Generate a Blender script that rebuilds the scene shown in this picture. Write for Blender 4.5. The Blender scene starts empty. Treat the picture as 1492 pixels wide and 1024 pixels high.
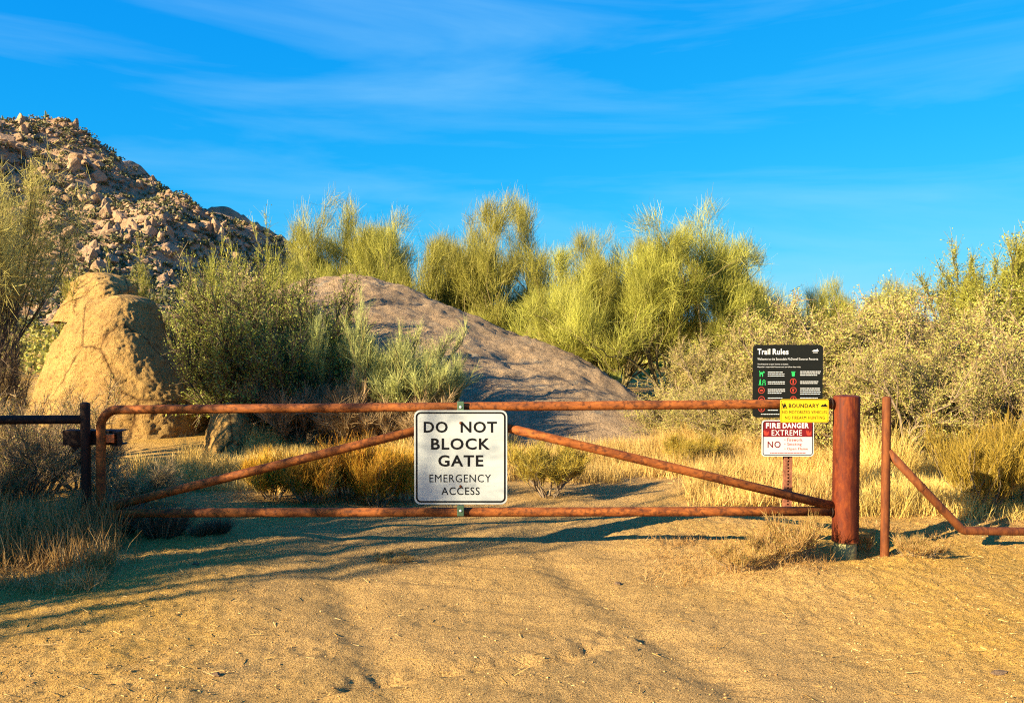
import bpy, bmesh, math, random
import numpy as np
from mathutils import Vector, Matrix

sc = bpy.context.scene
COL = sc.collection
PI = math.pi
# ------------------------------------------------------------------ camera
F = 1300.0                      # focal length in pixels of the 1492 wide photograph
CAMZ = 1.5
PITCH = math.radians(-1.85)
cam_d = bpy.data.cameras.new('camera')
cam_d.sensor_width = 36.0
cam_d.lens = F / 1492.0 * 36.0
cam_d.clip_start = 0.1
cam_d.clip_end = 5000.0
cam = bpy.data.objects.new('camera', cam_d)
COL.objects.link(cam)
cam.location = (0, 0, CAMZ)
cam.rotation_euler = (math.radians(90) + PITCH, 0, 0)
sc.camera = cam
# ------------------------------------------------------------------ light
SUN_EL = math.radians(22.0)
SUN_AZ = math.radians(235.0)    # clockwise from +Y: from the left, a little behind the camera
world = bpy.data.worlds.new('World')
sc.world = world
world.use_nodes = True
wn, wl = world.node_tree.nodes, world.node_tree.links
wn.clear()
w_out = wn.new('ShaderNodeOutputWorld')
w_bg = wn.new('ShaderNodeBackground')
w_bg.inputs['Strength'].default_value = 0.052
w_sky = wn.new('ShaderNodeTexSky')
w_sky.sky_type = 'NISHITA'
w_sky.sun_disc = False
w_sky.sun_elevation = SUN_EL
w_sky.sun_rotation = SUN_AZ
w_sky.altitude = 800
w_sky.air_density = 1.0
w_sky.dust_density = 0.3
w_sky.ozone_density = 1.6
# per-channel gain and gamma: the deep azure of the photograph's processing, same for every ray
w_sep = wn.new('ShaderNodeSeparateColor'); w_com = wn.new('ShaderNodeCombineColor')
SKY_GRADE = {'Red': (0.013, 2.15), 'Green': (1.10, 0.57), 'Blue': (3.9, 0.16)}
for ch, (gain, gam) in SKY_GRADE.items():
    p_ = wn.new('ShaderNodeMath'); p_.operation = 'POWER'; p_.inputs[1].default_value = gam
    m_ = wn.new('ShaderNodeMath'); m_.operation = 'MULTIPLY'; m_.inputs[1].default_value = gain
    wl.new(w_sep.outputs[ch], p_.inputs[0]); wl.new(p_.outputs[0], m_.inputs[0]); wl.new(m_.outputs[0], w_com.inputs[ch])
# thin streaks of cirrus, laid out by view direction over the whole sky
w_tc = wn.new('ShaderNodeTexCoord')
w_map = wn.new('ShaderNodeMapping')
w_map.inputs['Scale'].default_value = (1.6, 1.0, 11.0)
w_map.inputs['Rotation'].default_value = (0.0, math.radians(-4), 0.0)
w_n1 = wn.new('ShaderNodeTexNoise')
w_n1.inputs['Scale'].default_value = 1.15
w_n1.inputs['Detail'].default_value = 6
w_n1.inputs['Roughness'].default_value = 0.55
w_n1.inputs['Distortion'].default_value = 0.6
w_r1 = wn.new('ShaderNodeValToRGB')
w_r1.color_ramp.elements[0].position = 0.47
w_r1.color_ramp.elements[0].color = (0, 0, 0, 1)
w_r1.color_ramp.elements[1].position = 0.86
w_r1.color_ramp.elements[1].color = (0.4, 0.4, 0.4, 1)
w_mix = wn.new('ShaderNodeMixRGB')
w_mix.inputs['Color2'].default_value = (2.3, 4.3, 5.6, 1)
wl.new(w_tc.outputs['Generated'], w_map.inputs['Vector'])
wl.new(w_map.outputs['Vector'], w_n1.inputs['Vector'])
wl.new(w_n1.outputs['Fac'], w_r1.inputs['Fac'])
wl.new(w_r1.outputs['Color'], w_mix.inputs['Fac'])
wl.new(w_sky.outputs['Color'], w_sep.inputs['Color'])
wl.new(w_com.outputs['Color'], w_mix.inputs['Color1'])
wl.new(w_mix.outputs['Color'], w_bg.inputs['Color'])
wl.new(w_bg.outputs['Background'], w_out.inputs['Surface'])

sun_d = bpy.data.lights.new('sun', 'SUN')
sun_d.energy = 5.0
sun_d.angle = math.radians(0.55)
sun_d.color = (1.0, 0.81, 0.50)
sun = bpy.data.objects.new('sun', sun_d)
COL.objects.link(sun)
to_sun = Vector((math.sin(SUN_AZ) * math.cos(SUN_EL), math.cos(SUN_AZ) * math.cos(SUN_EL), math.sin(SUN_EL)))
sun.rotation_euler = to_sun.to_track_quat('Z', 'Y').to_euler()
sun.location = (-30, -10, 30)

vs = sc.view_settings
vs.view_transform = 'Standard'
vs.look = 'None'
vs.exposure = 1.9
vs.gamma = 1.0
vs.use_curve_mapping = False
sc.cycles.use_denoising = False
sc.cycles.filter_width = 1.15
sc.cycles.max_bounces = 6
sc.cycles.diffuse_bounces = 3
sc.cycles.glossy_bounces = 2
sc.cycles.transparent_max_bounces = 8

# ------------------------------------------------------------------ helpers
def at(px, py, Y):
    """point at depth Y (metres ahead of the camera) seen at photo pixel px, py"""
    cp, sp = math.cos(PITCH), math.sin(PITCH)
    a, b = (px - 746) / F, (512 - py) / F
    dx, dy, dz = a, cp - b * sp, sp + b * cp
    t = Y / dy
    return Vector((dx * t, Y, CAMZ + dz * t))

def lerp(a, b, t): return a + (b - a) * t

_rs = np.random.RandomState(7)
_PERM = _rs.permutation(256); _PERM = np.concatenate([_PERM, _PERM, _PERM])
_VAL = _rs.rand(256) * 2 - 1
def noise2(x, y, seed=0):
    x = np.asarray(x, float) + seed * 17.13; y = np.asarray(y, float) + seed * 7.77
    xi = np.floor(x).astype(int); yi = np.floor(y).astype(int)
    fx, fy = x - xi, y - yi
    u = fx * fx * fx * (fx * (fx * 6 - 15) + 10); v = fy * fy * fy * (fy * (fy * 6 - 15) + 10)
    def h(a, b): return _VAL[_PERM[(_PERM[a & 255] + b) & 255]]
    return (h(xi, yi) * (1 - u) + h(xi + 1, yi) * u) * (1 - v) + (h(xi, yi + 1) * (1 - u) + h(xi + 1, yi + 1) * u) * v
def fbm2(x, y, oct=4, seed=0, gain=0.5):
    s = 0; a = 1.0; f = 1.0
    for k in range(oct):
        s = s + a * noise2(np.asarray(x) * f, np.asarray(y) * f, seed + k * 3.1); a *= gain; f *= 2.03
    return s
def noise3(p, seed=0):
    p = np.asarray(p, float) + seed * 3.7
    pi = np.floor(p).astype(int); f = p - pi
    w = f * f * (3 - 2 * f)
    def h(i, j, k): return _VAL[_PERM[(_PERM[(_PERM[i & 255] + j) & 255] + k) & 255]]
    x, y, z = pi[:, 0], pi[:, 1], pi[:, 2]; u, v, t = w[:, 0], w[:, 1], w[:, 2]
    def pl(k): return (h(x, y, k) * (1 - u) + h(x + 1, y, k) * u) * (1 - v) + (h(x, y + 1, k) * (1 - u) + h(x + 1, y + 1, k) * u) * v
    return pl(z) * (1 - t) + pl(z + 1) * t
def fbm3(p, oct=4, seed=0, gain=0.5):
    s = 0; a = 1.0; f = 1.0
    for k in range(oct):
        s = s + a * noise3(p * f, seed + k * 5.3); a *= gain; f *= 2.03
    return s
def sstep(a, b, x):
    t = np.clip((np.asarray(x, float) - a) / (b - a), 0, 1)
    return t * t * (3 - 2 * t)

def mesh_np(name, V, Fq, smooth=False, rnd=None, uv=None):
    """V (n,3); Fq (m,3) or (m,4) array of one face size; rnd optional per-face float"""
    me = bpy.data.meshes.new(name)
    V = np.ascontiguousarray(V, dtype=np.float32); Fq = np.ascontiguousarray(Fq, dtype=np.int32)
    n, m, k = len(V), len(Fq), Fq.shape[1]
    me.vertices.add(n); me.vertices.foreach_set('co', V.ravel())
    me.loops.add(m * k); me.loops.foreach_set('vertex_index', Fq.ravel())
    me.polygons.add(m); me.polygons.foreach_set('loop_start', np.arange(0, m * k, k, dtype=np.int32))
    try: me.polygons.foreach_set('loop_total', np.full(m, k, dtype=np.int32))
    except Exception: pass
    me.update(calc_edges=True)
    if smooth: me.polygons.foreach_set('use_smooth', np.ones(m, dtype=bool))
    else: me.polygons.foreach_set('use_smooth', np.zeros(m, dtype=bool))
    if rnd is not None:
        a = me.attributes.new('rnd', 'FLOAT', 'FACE'); a.data.foreach_set('value', np.ascontiguousarray(rnd, dtype=np.float32))
    return me

def tag(o, label=None, cat=None, group=None, kind=None):
    if label: o['label'] = label
    if cat: o['category'] = cat
    if group: o['group'] = group
    if kind: o['kind'] = kind
    return o
def link(name, me, mat=None, parent=None, loc=None):
    o = bpy.data.objects.new(name, me); COL.objects.link(o)
    if mat is not None and len(me.materials) == 0: me.materials.append(mat)
    if parent is not None: o.parent = parent
    if loc is not None: o.location = loc
    return o
def empty(name, loc, rz=0.0, label=None, cat=None, group=None):
    o = bpy.data.objects.new(name, None); COL.objects.link(o)
    o.empty_display_size = 0.1
    o.location = loc; o.rotation_euler = (0, 0, rz)
    return tag(o, label, cat, group)
def copy_thing(root, loc, rz, scale, label, group=None):
    r = root.copy(); COL.objects.link(r)
    r.location = loc; r.rotation_euler = (0, 0, rz)
    r.scale = scale if hasattr(scale, '__len__') else (scale,) * 3
    r['label'] = label
    if group: r['group'] = group
    for ch in list(root.children):
        c = ch.copy(); COL.objects.link(c); c.parent = r
        for g in list(ch.children):
            d = g.copy(); COL.objects.link(d); d.parent = c
    return r

# ------------------------------------------------------------------ materials
class NT:
    def __init__(s, name):
        s.m = bpy.data.materials.new(name); s.m.use_nodes = True
        s.n, s.l = s.m.node_tree.nodes, s.m.node_tree.links
        s.b = s.n['Principled BSDF']; s.out = s.n['Material Output']
    def add(s, t, **kw):
        x = s.n.new(t)
        for k, v in kw.items():
            if k in x.inputs: x.inputs[k].default_value = v
            else: setattr(x, k, v)
        return x
    def coord(s, kind='Object', scale=(1, 1, 1)):
        c = s.add('ShaderNodeTexCoord'); m = s.add('ShaderNodeMapping'); m.inputs['Scale'].default_value = scale
        s.l.new(c.outputs[kind], m.inputs['Vector']); return m.outputs['Vector']
    def noise(s, vec, scale, detail=4, rough=0.55, dist=0.0):
        x = s.add('ShaderNodeTexNoise'); x.inputs['Scale'].default_value = scale; x.inputs['Detail'].default_value = detail
        x.inputs['Roughness'].default_value = rough; x.inputs['Distortion'].default_value = dist
        s.l.new(vec, x.inputs['Vector']); return x.outputs['Fac']
    def voro(s, vec, scale, feature='F1', out='Distance'):
        x = s.add('ShaderNodeTexVoronoi'); x.feature = feature; x.inputs['Scale'].default_value = scale
        s.l.new(vec, x.inputs['Vector']); return x.outputs[out]
    def ramp(s, fac, stops, interp='LINEAR'):
        x = s.add('ShaderNodeValToRGB'); r = x.color_ramp; r.interpolation = interp
        while len(r.elements) < len(stops): r.elements.new(0.5)
        for e, (p, c) in zip(r.elements, stops):
            e.position = p; e.color = (c[0], c[1], c[2], 1) if hasattr(c, '__len__') else (c, c, c, 1)
        s.l.new(fac, x.inputs['Fac']); return x.outputs['Color']
    def mix(s, fac, a, b, mode='MIX'):
        x = s.add('ShaderNodeMixRGB'); x.blend_type = mode
        for i, v in ((0, fac), (1, a), (2, b)):
            if isinstance(v, (int, float)): x.inputs[i].default_value = v
            elif isinstance(v, tuple): x.inputs[i].default_value = (*v, 1)
            else: s.l.new(v, x.inputs[i])
        return x.outputs['Color']
    def math(s, op, a, b=0.0):
        x = s.add('ShaderNodeMath'); x.operation = op
        for i, v in ((0, a), (1, b)):
            if isinstance(v, (int, float)): x.inputs[i].default_value = v
            else: s.l.new(v, x.inputs[i])
        return x.outputs['Value']
    def bump(s, h, strength=0.5, dist=0.01, prev=None):
        x = s.add('ShaderNodeBump'); x.inputs['Strength'].default_value = strength; x.inputs['Distance'].default_value = dist
        s.l.new(h, x.inputs['Height'])
        if prev is not None: s.l.new(prev, x.inputs['Normal'])
        return x.outputs['Normal']
    def col(s, c):
        if isinstance(c, tuple): s.b.inputs['Base Color'].default_value = (*c, 1)
        else: s.l.new(c, s.b.inputs['Base Color'])
    def rough(s, v):
        if isinstance(v, (int, float)): s.b.inputs['Roughness'].default_value = v
        else: s.l.new(v, s.b.inputs['Roughness'])
    def spec(s, v): s.b.inputs['Specular IOR Level'].default_value = v
    def normal(s, n): s.l.new(n, s.b.inputs['Normal'])

def foliage_mat(name, cols, trans=0.25, rough=0.6):
    """cols: stops for the per-leaf random attribute; some light passes through the leaf"""
    t = NT(name)
    a = t.add('ShaderNodeAttribute'); a.attribute_name = 'rnd'
    c = t.ramp(a.outputs['Fac'], [(i / (len(cols) - 1), cc) for i, cc in enumerate(cols)])
    oi = t.add('ShaderNodeObjectInfo')
    hs = t.add('ShaderNodeHueSaturation')
    t.l.new(c, hs.inputs['Color'])
    t.l.new(t.math('ADD', t.math('MULTIPLY', oi.outputs['Random'], 0.016), 0.490), hs.inputs['Hue'])
    t.l.new(t.math('ADD', t.math('MULTIPLY', oi.outputs['Random'], 0.3), 0.85), hs.inputs['Value'])
    n = t.noise(t.coord('Object'), 1.7, 2)
    c2 = t.mix(1.0, hs.outputs['Color'], t.ramp(n, [(0.3, 0.72), (0.7, 1.25)]), 'MULTIPLY')
    t.col(c2); t.rough(rough); t.spec(0.25)
    tr = t.add('ShaderNodeBsdfTranslucent'); t.l.new(c2, tr.inputs['Color'])
    mx = t.add('ShaderNodeMixShader'); mx.inputs[0].default_value = trans
    t.l.new(t.b.outputs[0], mx.inputs[1]); t.l.new(tr.outputs[0], mx.inputs[2]); t.l.new(mx.outputs[0], t.out.inputs['Surface'])
    return t.m

def bark_mat(name, c1, c2, scale=18):
    t = NT(name); v = t.coord('Object', (1, 1, 0.3)); n = t.noise(v, scale, 5)
    t.col(t.ramp(n, [(0.3, c1), (0.7, c2)])); t.rough(0.85); t.spec(0.2); t.normal(t.bump(n, 0.6, 0.01))
    return t.m

def rust_mat(name, base=(0.13, 0.035, 0.008), light=(0.36, 0.115, 0.024), dark=(0.028, 0.010, 0.006), stretch=(1, 1, 1), grain=1.0):
    t = NT(name); v = t.coord('Object', stretch)
    n1 = t.noise(v, 3.1, 6, 0.6); n2 = t.noise(v, 26 * grain, 6, 0.7); n3 = t.noise(t.coord('Object'), 170, 3, 0.6); n4 = t.noise(v, 9, 5, 0.65, 0.8)
    c = t.ramp(n2, [(0.28, dark), (0.46, base), (0.74, light)])
    c = t.mix(t.ramp(n1, [(0.42, 0.0), (0.62, 0.75)]), c, t.mix(0.5, c, light), 'MIX')
    c = t.mix(t.ramp(n4, [(0.56, 0.0), (0.68, 0.8)]), c, dark, 'MIX')
    c = t.mix(t.ramp(n3, [(0.62, 0.0), (0.74, 0.5)]), c, (0.26, 0.09, 0.028), 'MIX')
    runs = t.noise(t.coord('Object', (1, 1, 0.05) if stretch[2] < 1 else (1, 1, 1)), 34, 4, 0.6)
    c = t.mix(t.ramp(runs, [(0.50, 0.0), (0.64, 0.7)]), c, dark, 'MIX')
    t.col(c); t.rough(t.ramp(n2, [(0.3, 0.55), (0.7, 0.85)])); t.spec(0.18)
    t.normal(t.bump(n3, 0.35, 0.002, t.bump(n2, 0.4, 0.003)))
    return t.m

def plain(name, c, rough=0.5, spec=0.4, metal=0.0, wear=0.12, scale=30):
    t = NT(name); n = t.noise(t.coord('Object'), scale, 5, 0.6)
    t.col(t.mix(t.ramp(n, [(0.35, 0.0), (0.75, wear)]), c, tuple(x * 0.45 + 0.04 for x in c)))
    t.rough(rough); t.spec(spec); t.b.inputs['Metallic'].default_value = metal
    t.normal(t.bump(n, 0.08, 0.001))
    return t.m

def ground_mat():
    t = NT('desert_dirt'); v = t.coord('Object')
    big = t.noise(v, 0.55, 5, 0.6, 0.4); mid = t.noise(v, 5.0, 6, 0.65); fine = t.noise(v, 48, 6, 0.7); vf = t.noise(v, 190, 4, 0.7)
    cell = t.voro(v, 85); cell2 = t.voro(v, 210)
    tan = t.mix(t.ramp(mid, [(0.3, 0.0), (0.7, 1.0)]), (0.67, 0.395, 0.12), (0.83, 0.51, 0.165))
    gold = t.mix(t.ramp(fine, [(0.35, 0.0), (0.65, 1.0)]), (0.61, 0.335, 0.065), (0.87, 0.53, 0.115))
    c = t.mix(t.ramp(big, [(0.42, 0.0), (0.60, 0.9)]), tan, gold)
    # packed paler track that runs through the gate
    pk = t.add('ShaderNodeAttribute'); pk.attribute_name = 'track'
    c = t.mix(t.math('MULTIPLY', pk.outputs['Fac'], 0.7), c, t.mix(t.ramp(fine, [(0.3, 0.0), (0.7, 1.0)]), (0.56, 0.35, 0.14), (0.70, 0.45, 0.18)))
    # coloured grains: dark specks, pale specks
    c = t.mix(t.ramp(vf, [(0.37, 0.85), (0.46, 0.0)]), c, (0.16, 0.085, 0.04))
    c = t.mix(t.ramp(cell, [(0.0, 0.5), (0.22, 0.0)]), c, (0.70, 0.48, 0.25))
    c = t.mix(t.ramp(t.noise(v, 72, 3, 0.65), [(0.62, 0.0), (0.68, 0.85)]), c, (0.13, 0.07, 0.03))
    c = t.mix(t.ramp(t.noise(v, 34, 4, 0.7), [(0.60, 0.0), (0.70, 0.6)]), c, (0.26, 0.14, 0.055))
    c = t.mix(t.ramp(t.noise(v, 55, 3, 0.65), [(0.32, 0.6), (0.40, 0.0)]), c, (0.86, 0.58, 0.22))
    t.col(c); t.rough(0.95); t.spec(0.1)
    b = t.bump(mid, 0.5, 0.04)
    b = t.bump(fine, 1.0, 0.05, b); b = t.bump(cell, 0.9, 0.02, b); b = t.bump(vf, 1.0, 0.014, b)
    t.normal(b)
    return t.m

def granite_mat(name, c1, c2, cdark, sc_=1.0, rough_b=1.0, lichen=None, crack=False, stain=(0.16, 0.11, 0.075)):
    t = NT(name); v = t.coord('Object')
    big = t.noise(v, 0.9 * sc_, 5, 0.6, 0.3); mid = t.noise(v, 9 * sc_, 6, 0.65); fine = t.noise(v, 42 * sc_, 5, 0.7); cell = t.voro(v, 70 * sc_)
    c = t.mix(t.ramp(big, [(0.35, 0.0), (0.65, 1.0)]), c1, c2)
    c = t.mix(t.ramp(mid, [(0.30, 0.6), (0.48, 0.0)]), c, cdark)
    c = t.mix(t.ramp(fine, [(0.32, 0.8), (0.46, 0.0)]), c, cdark)
    c = t.mix(t.ramp(fine, [(0.58, 0.0), (0.72, 0.5)]), c, tuple(min(1, x * 1.5) for x in c2))
    crk = t.voro(t.coord('Object', (1, 1, 0.6)), 0.75 * sc_, 'DISTANCE_TO_EDGE')
    if crack: c = t.mix(t.ramp(crk, [(0.0, 0.85), (0.012, 0.0)]), c, tuple(x * 0.5 for x in cdark))
    c = t.mix(t.ramp(t.noise(t.coord('Object', (1, 1, 0.25)), 2.6 * sc_, 5, 0.7), [(0.54, 0.0), (0.66, 0.55)]), c, stain)
    if lichen: c = t.mix(t.ramp(t.noise(v, 2.3 * sc_, 5, 0.7), [(0.58, 0.0), (0.66, 0.6)]), c, lichen)
    t.col(c); t.rough(0.92); t.spec(0.15)
    b = t.bump(t.ramp(crk, [(0.0, 0.0), (0.02, 1.0)]), 0.8, 0.03 / sc_) if crack else None
    b = t.bump(mid, 0.75 * rough_b, 0.07 / sc_, b); b = t.bump(fine, 0.9 * rough_b, 0.03 / sc_, b); b = t.bump(cell, 0.35 * rough_b, 0.012 / sc_, b)
    t.normal(b)
    return t.m

M = {}
M['ground'] = ground_mat()
M['granite_gold'] = granite_mat('golden_granite', (0.36, 0.215, 0.068), (0.48, 0.30, 0.10), (0.13, 0.055, 0.02), 1.0, 1.25, None, True, (0.30, 0.17, 0.065))
M['granite_pink'] = granite_mat('pink_brown_granite', (0.32, 0.215, 0.12), (0.44, 0.305, 0.175), (0.10, 0.06, 0.035), 1.0, 1.3, (0.24, 0.22, 0.17), False, (0.15, 0.095, 0.06))
M['granite_hill'] = granite_mat('hill_granite', (0.32, 0.20, 0.115), (0.42, 0.27, 0.16), (0.11, 0.07, 0.045), 0.10, 0.7, (0.22, 0.15, 0.10))
M['boulder_tan'] = granite_mat('tan_boulder', (0.30, 0.19, 0.11), (0.44, 0.29, 0.175), (0.12, 0.07, 0.045), 0.25, 0.9, (0.30, 0.20, 0.14))
M['rust'] = rust_mat('rusty_pipe', stretch=(0.35, 1, 1))
M['rust_red'] = rust_mat('rusty_red_sleeve', (0.085, 0.013, 0.004), (0.18, 0.040, 0.008), (0.03, 0.006, 0.004), (1, 1, 0.35), 1.3)
M['rust_brown'] = rust_mat('rusty_brown_post', (0.10, 0.028, 0.009), (0.20, 0.066, 0.018), (0.04, 0.012, 0.007), (1, 1, 0.3))
M['rust_dark_shaded'] = rust_mat('dark_shaded_rusty_steel', (0.016, 0.008, 0.006), (0.045, 0.016, 0.009), (0.008, 0.005, 0.004), (0.4, 1, 1))  # rust with the shade over the latch post put into its colour
M['green_steel'] = plain('green_patina_steel', (0.34, 0.31, 0.12), 0.6, 0.3, 0.0, 0.9, 14)
M['bracket'] = plain('dark_green_bracket', (0.05, 0.10, 0.055), 0.5, 0.4)
M['bolt'] = plain('bright_bolt', (0.75, 0.76, 0.72), 0.35, 0.6)
M['black_print'] = plain('black_print', (0.004, 0.004, 0.005), 0.5, 0.15, 0, 0.02)
M['white_print'] = plain('white_print', (0.55, 0.57, 0.60), 0.5, 0.3, 0, 0.05)
M['red_print'] = plain('red_print', (0.13, 0.006, 0.010), 0.5, 0.2, 0, 0.1)
M['bright_red_print'] = plain('orange_red_print', (0.34, 0.035, 0.020), 0.5, 0.3, 0, 0.05)
M['green_print'] = plain('bright_green_print', (0.02, 0.40, 0.10), 0.5, 0.3, 0, 0.05)
M['sign_black'] = plain('black_sign_face', (0.006, 0.007, 0.006), 0.5, 0.2, 0, 0.02)
M['sign_yellow'] = plain('yellow_sign_face', (0.52, 0.37, 0.006), 0.42, 0.4, 0, 0.10)
M['sign_white'] = plain('white_sign_face', (0.42, 0.43, 0.46), 0.42, 0.4, 0, 0.08)
def shade_mottled_sign():  # shadow dapples and grazing-light streaks painted into the white face
    t = NT('shade_mottled_white_sheeting'); v = t.coord('Object', (1.0, 1.0, 2.2)); n = t.noise(v, 2.6, 4, 0.5, 0.4); st = t.noise(t.coord('Object', (0.5, 1, 22)), 3.5, 4, 0.6)
    c = t.ramp(n, [(0.30, (0.20, 0.23, 0.26)), (0.46, (0.35, 0.38, 0.39)), (0.7, (0.41, 0.44, 0.44))])
    c = t.mix(t.ramp(st, [(0.45, 0.0), (0.8, 0.35)]), c, (0.28, 0.30, 0.29))
    t.col(c); t.rough(0.38); t.spec(0.4)
    return t.m
M['sign_shade_mottled'] = shade_mottled_sign()
M['sign_back'] = plain('bare_aluminium', (0.55, 0.55, 0.54), 0.4, 0.5, 0.6)
M['signpost'] = rust_mat('rusty_signpost', (0.17, 0.06, 0.035), (0.30, 0.13, 0.07), (0.06, 0.03, 0.02))
# vegetation
M['pv_twig'] = foliage_mat('palo_verde_twigs', [(0.15, 0.155, 0.022), (0.25, 0.25, 0.035), (0.34, 0.32, 0.055), (0.43, 0.39, 0.12)], 0.22)
M['pv_bark'] = bark_mat('palo_verde_bark', (0.09, 0.07, 0.03), (0.24, 0.19, 0.08))
M['dark_leaf'] = foliage_mat('dark_green_leaves', [(0.08, 0.11, 0.015), (0.17, 0.20, 0.025), (0.30, 0.32, 0.05), (0.42, 0.42, 0.13)], 0.25)
M['yellow_leaf'] = foliage_mat('yellow_green_leaves', [(0.16, 0.17, 0.02), (0.27, 0.28, 0.03), (0.40, 0.38, 0.06)], 0.3)
M['pale_leaf'] = foliage_mat('pale_olive_leaves', [(0.15, 0.15, 0.025), (0.27, 0.255, 0.045), (0.38, 0.355, 0.085), (0.50, 0.455, 0.16)], 0.2)
M['lime_twig'] = foliage_mat('pale_lime_twigs', [(0.26, 0.28, 0.07), (0.40, 0.42, 0.13), (0.52, 0.53, 0.22)], 0.25)
M['grey_twig'] = foliage_mat('dry_grey_twigs', [(0.17, 0.11, 0.05), (0.31, 0.21, 0.10), (0.46, 0.34, 0.17)], 0.1)
M['dark_twig'] = foliage_mat('dark_dry_twigs', [(0.05, 0.032, 0.02), (0.12, 0.08, 0.045), (0.26, 0.18, 0.10)], 0.1)
M['broom'] = foliage_mat('orange_gold_stems', [(0.26, 0.11, 0.012), (0.44, 0.20, 0.015), (0.50, 0.30, 0.025), (0.28, 0.23, 0.035)], 0.25)
M['broom_olive'] = foliage_mat('olive_gold_stems', [(0.17, 0.11, 0.015), (0.28, 0.19, 0.022), (0.38, 0.27, 0.04), (0.22, 0.19, 0.04)], 0.25)
M['left_tree'] = foliage_mat('straw_green_twigs', [(0.34, 0.28, 0.07), (0.50, 0.44, 0.11), (0.60, 0.56, 0.17)], 0.25)
M['straw'] = foliage_mat('yellow_straw_grass', [(0.44, 0.29, 0.07), (0.66, 0.47, 0.13), (0.78, 0.62, 0.24)], 0.35)
M['straw_brown'] = foliage_mat('brown_straw_grass', [(0.24, 0.13, 0.035), (0.42, 0.25, 0.07), (0.58, 0.42, 0.19)], 0.3)
M['wood'] = bark_mat('grey_brown_wood', (0.10, 0.075, 0.05), (0.28, 0.21, 0.14))
M['dark_wood'] = bark_mat('dark_wood', (0.035, 0.026, 0.02), (0.10, 0.075, 0.05))
M['hill_scrub'] = foliage_mat('hill_scrub_leaves', [(0.05, 0.055, 0.025), (0.10, 0.10, 0.035), (0.17, 0.15, 0.06)], 0.1)
M['saguaro'] = plain('saguaro_skin', (0.10, 0.13, 0.05), 0.8, 0.2)
M['pebble'] = foliage_mat('gravel', [(0.20, 0.105, 0.035), (0.42, 0.25, 0.085), (0.60, 0.38, 0.13), (0.68, 0.46, 0.19)], 0.0, 0.9)

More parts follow.
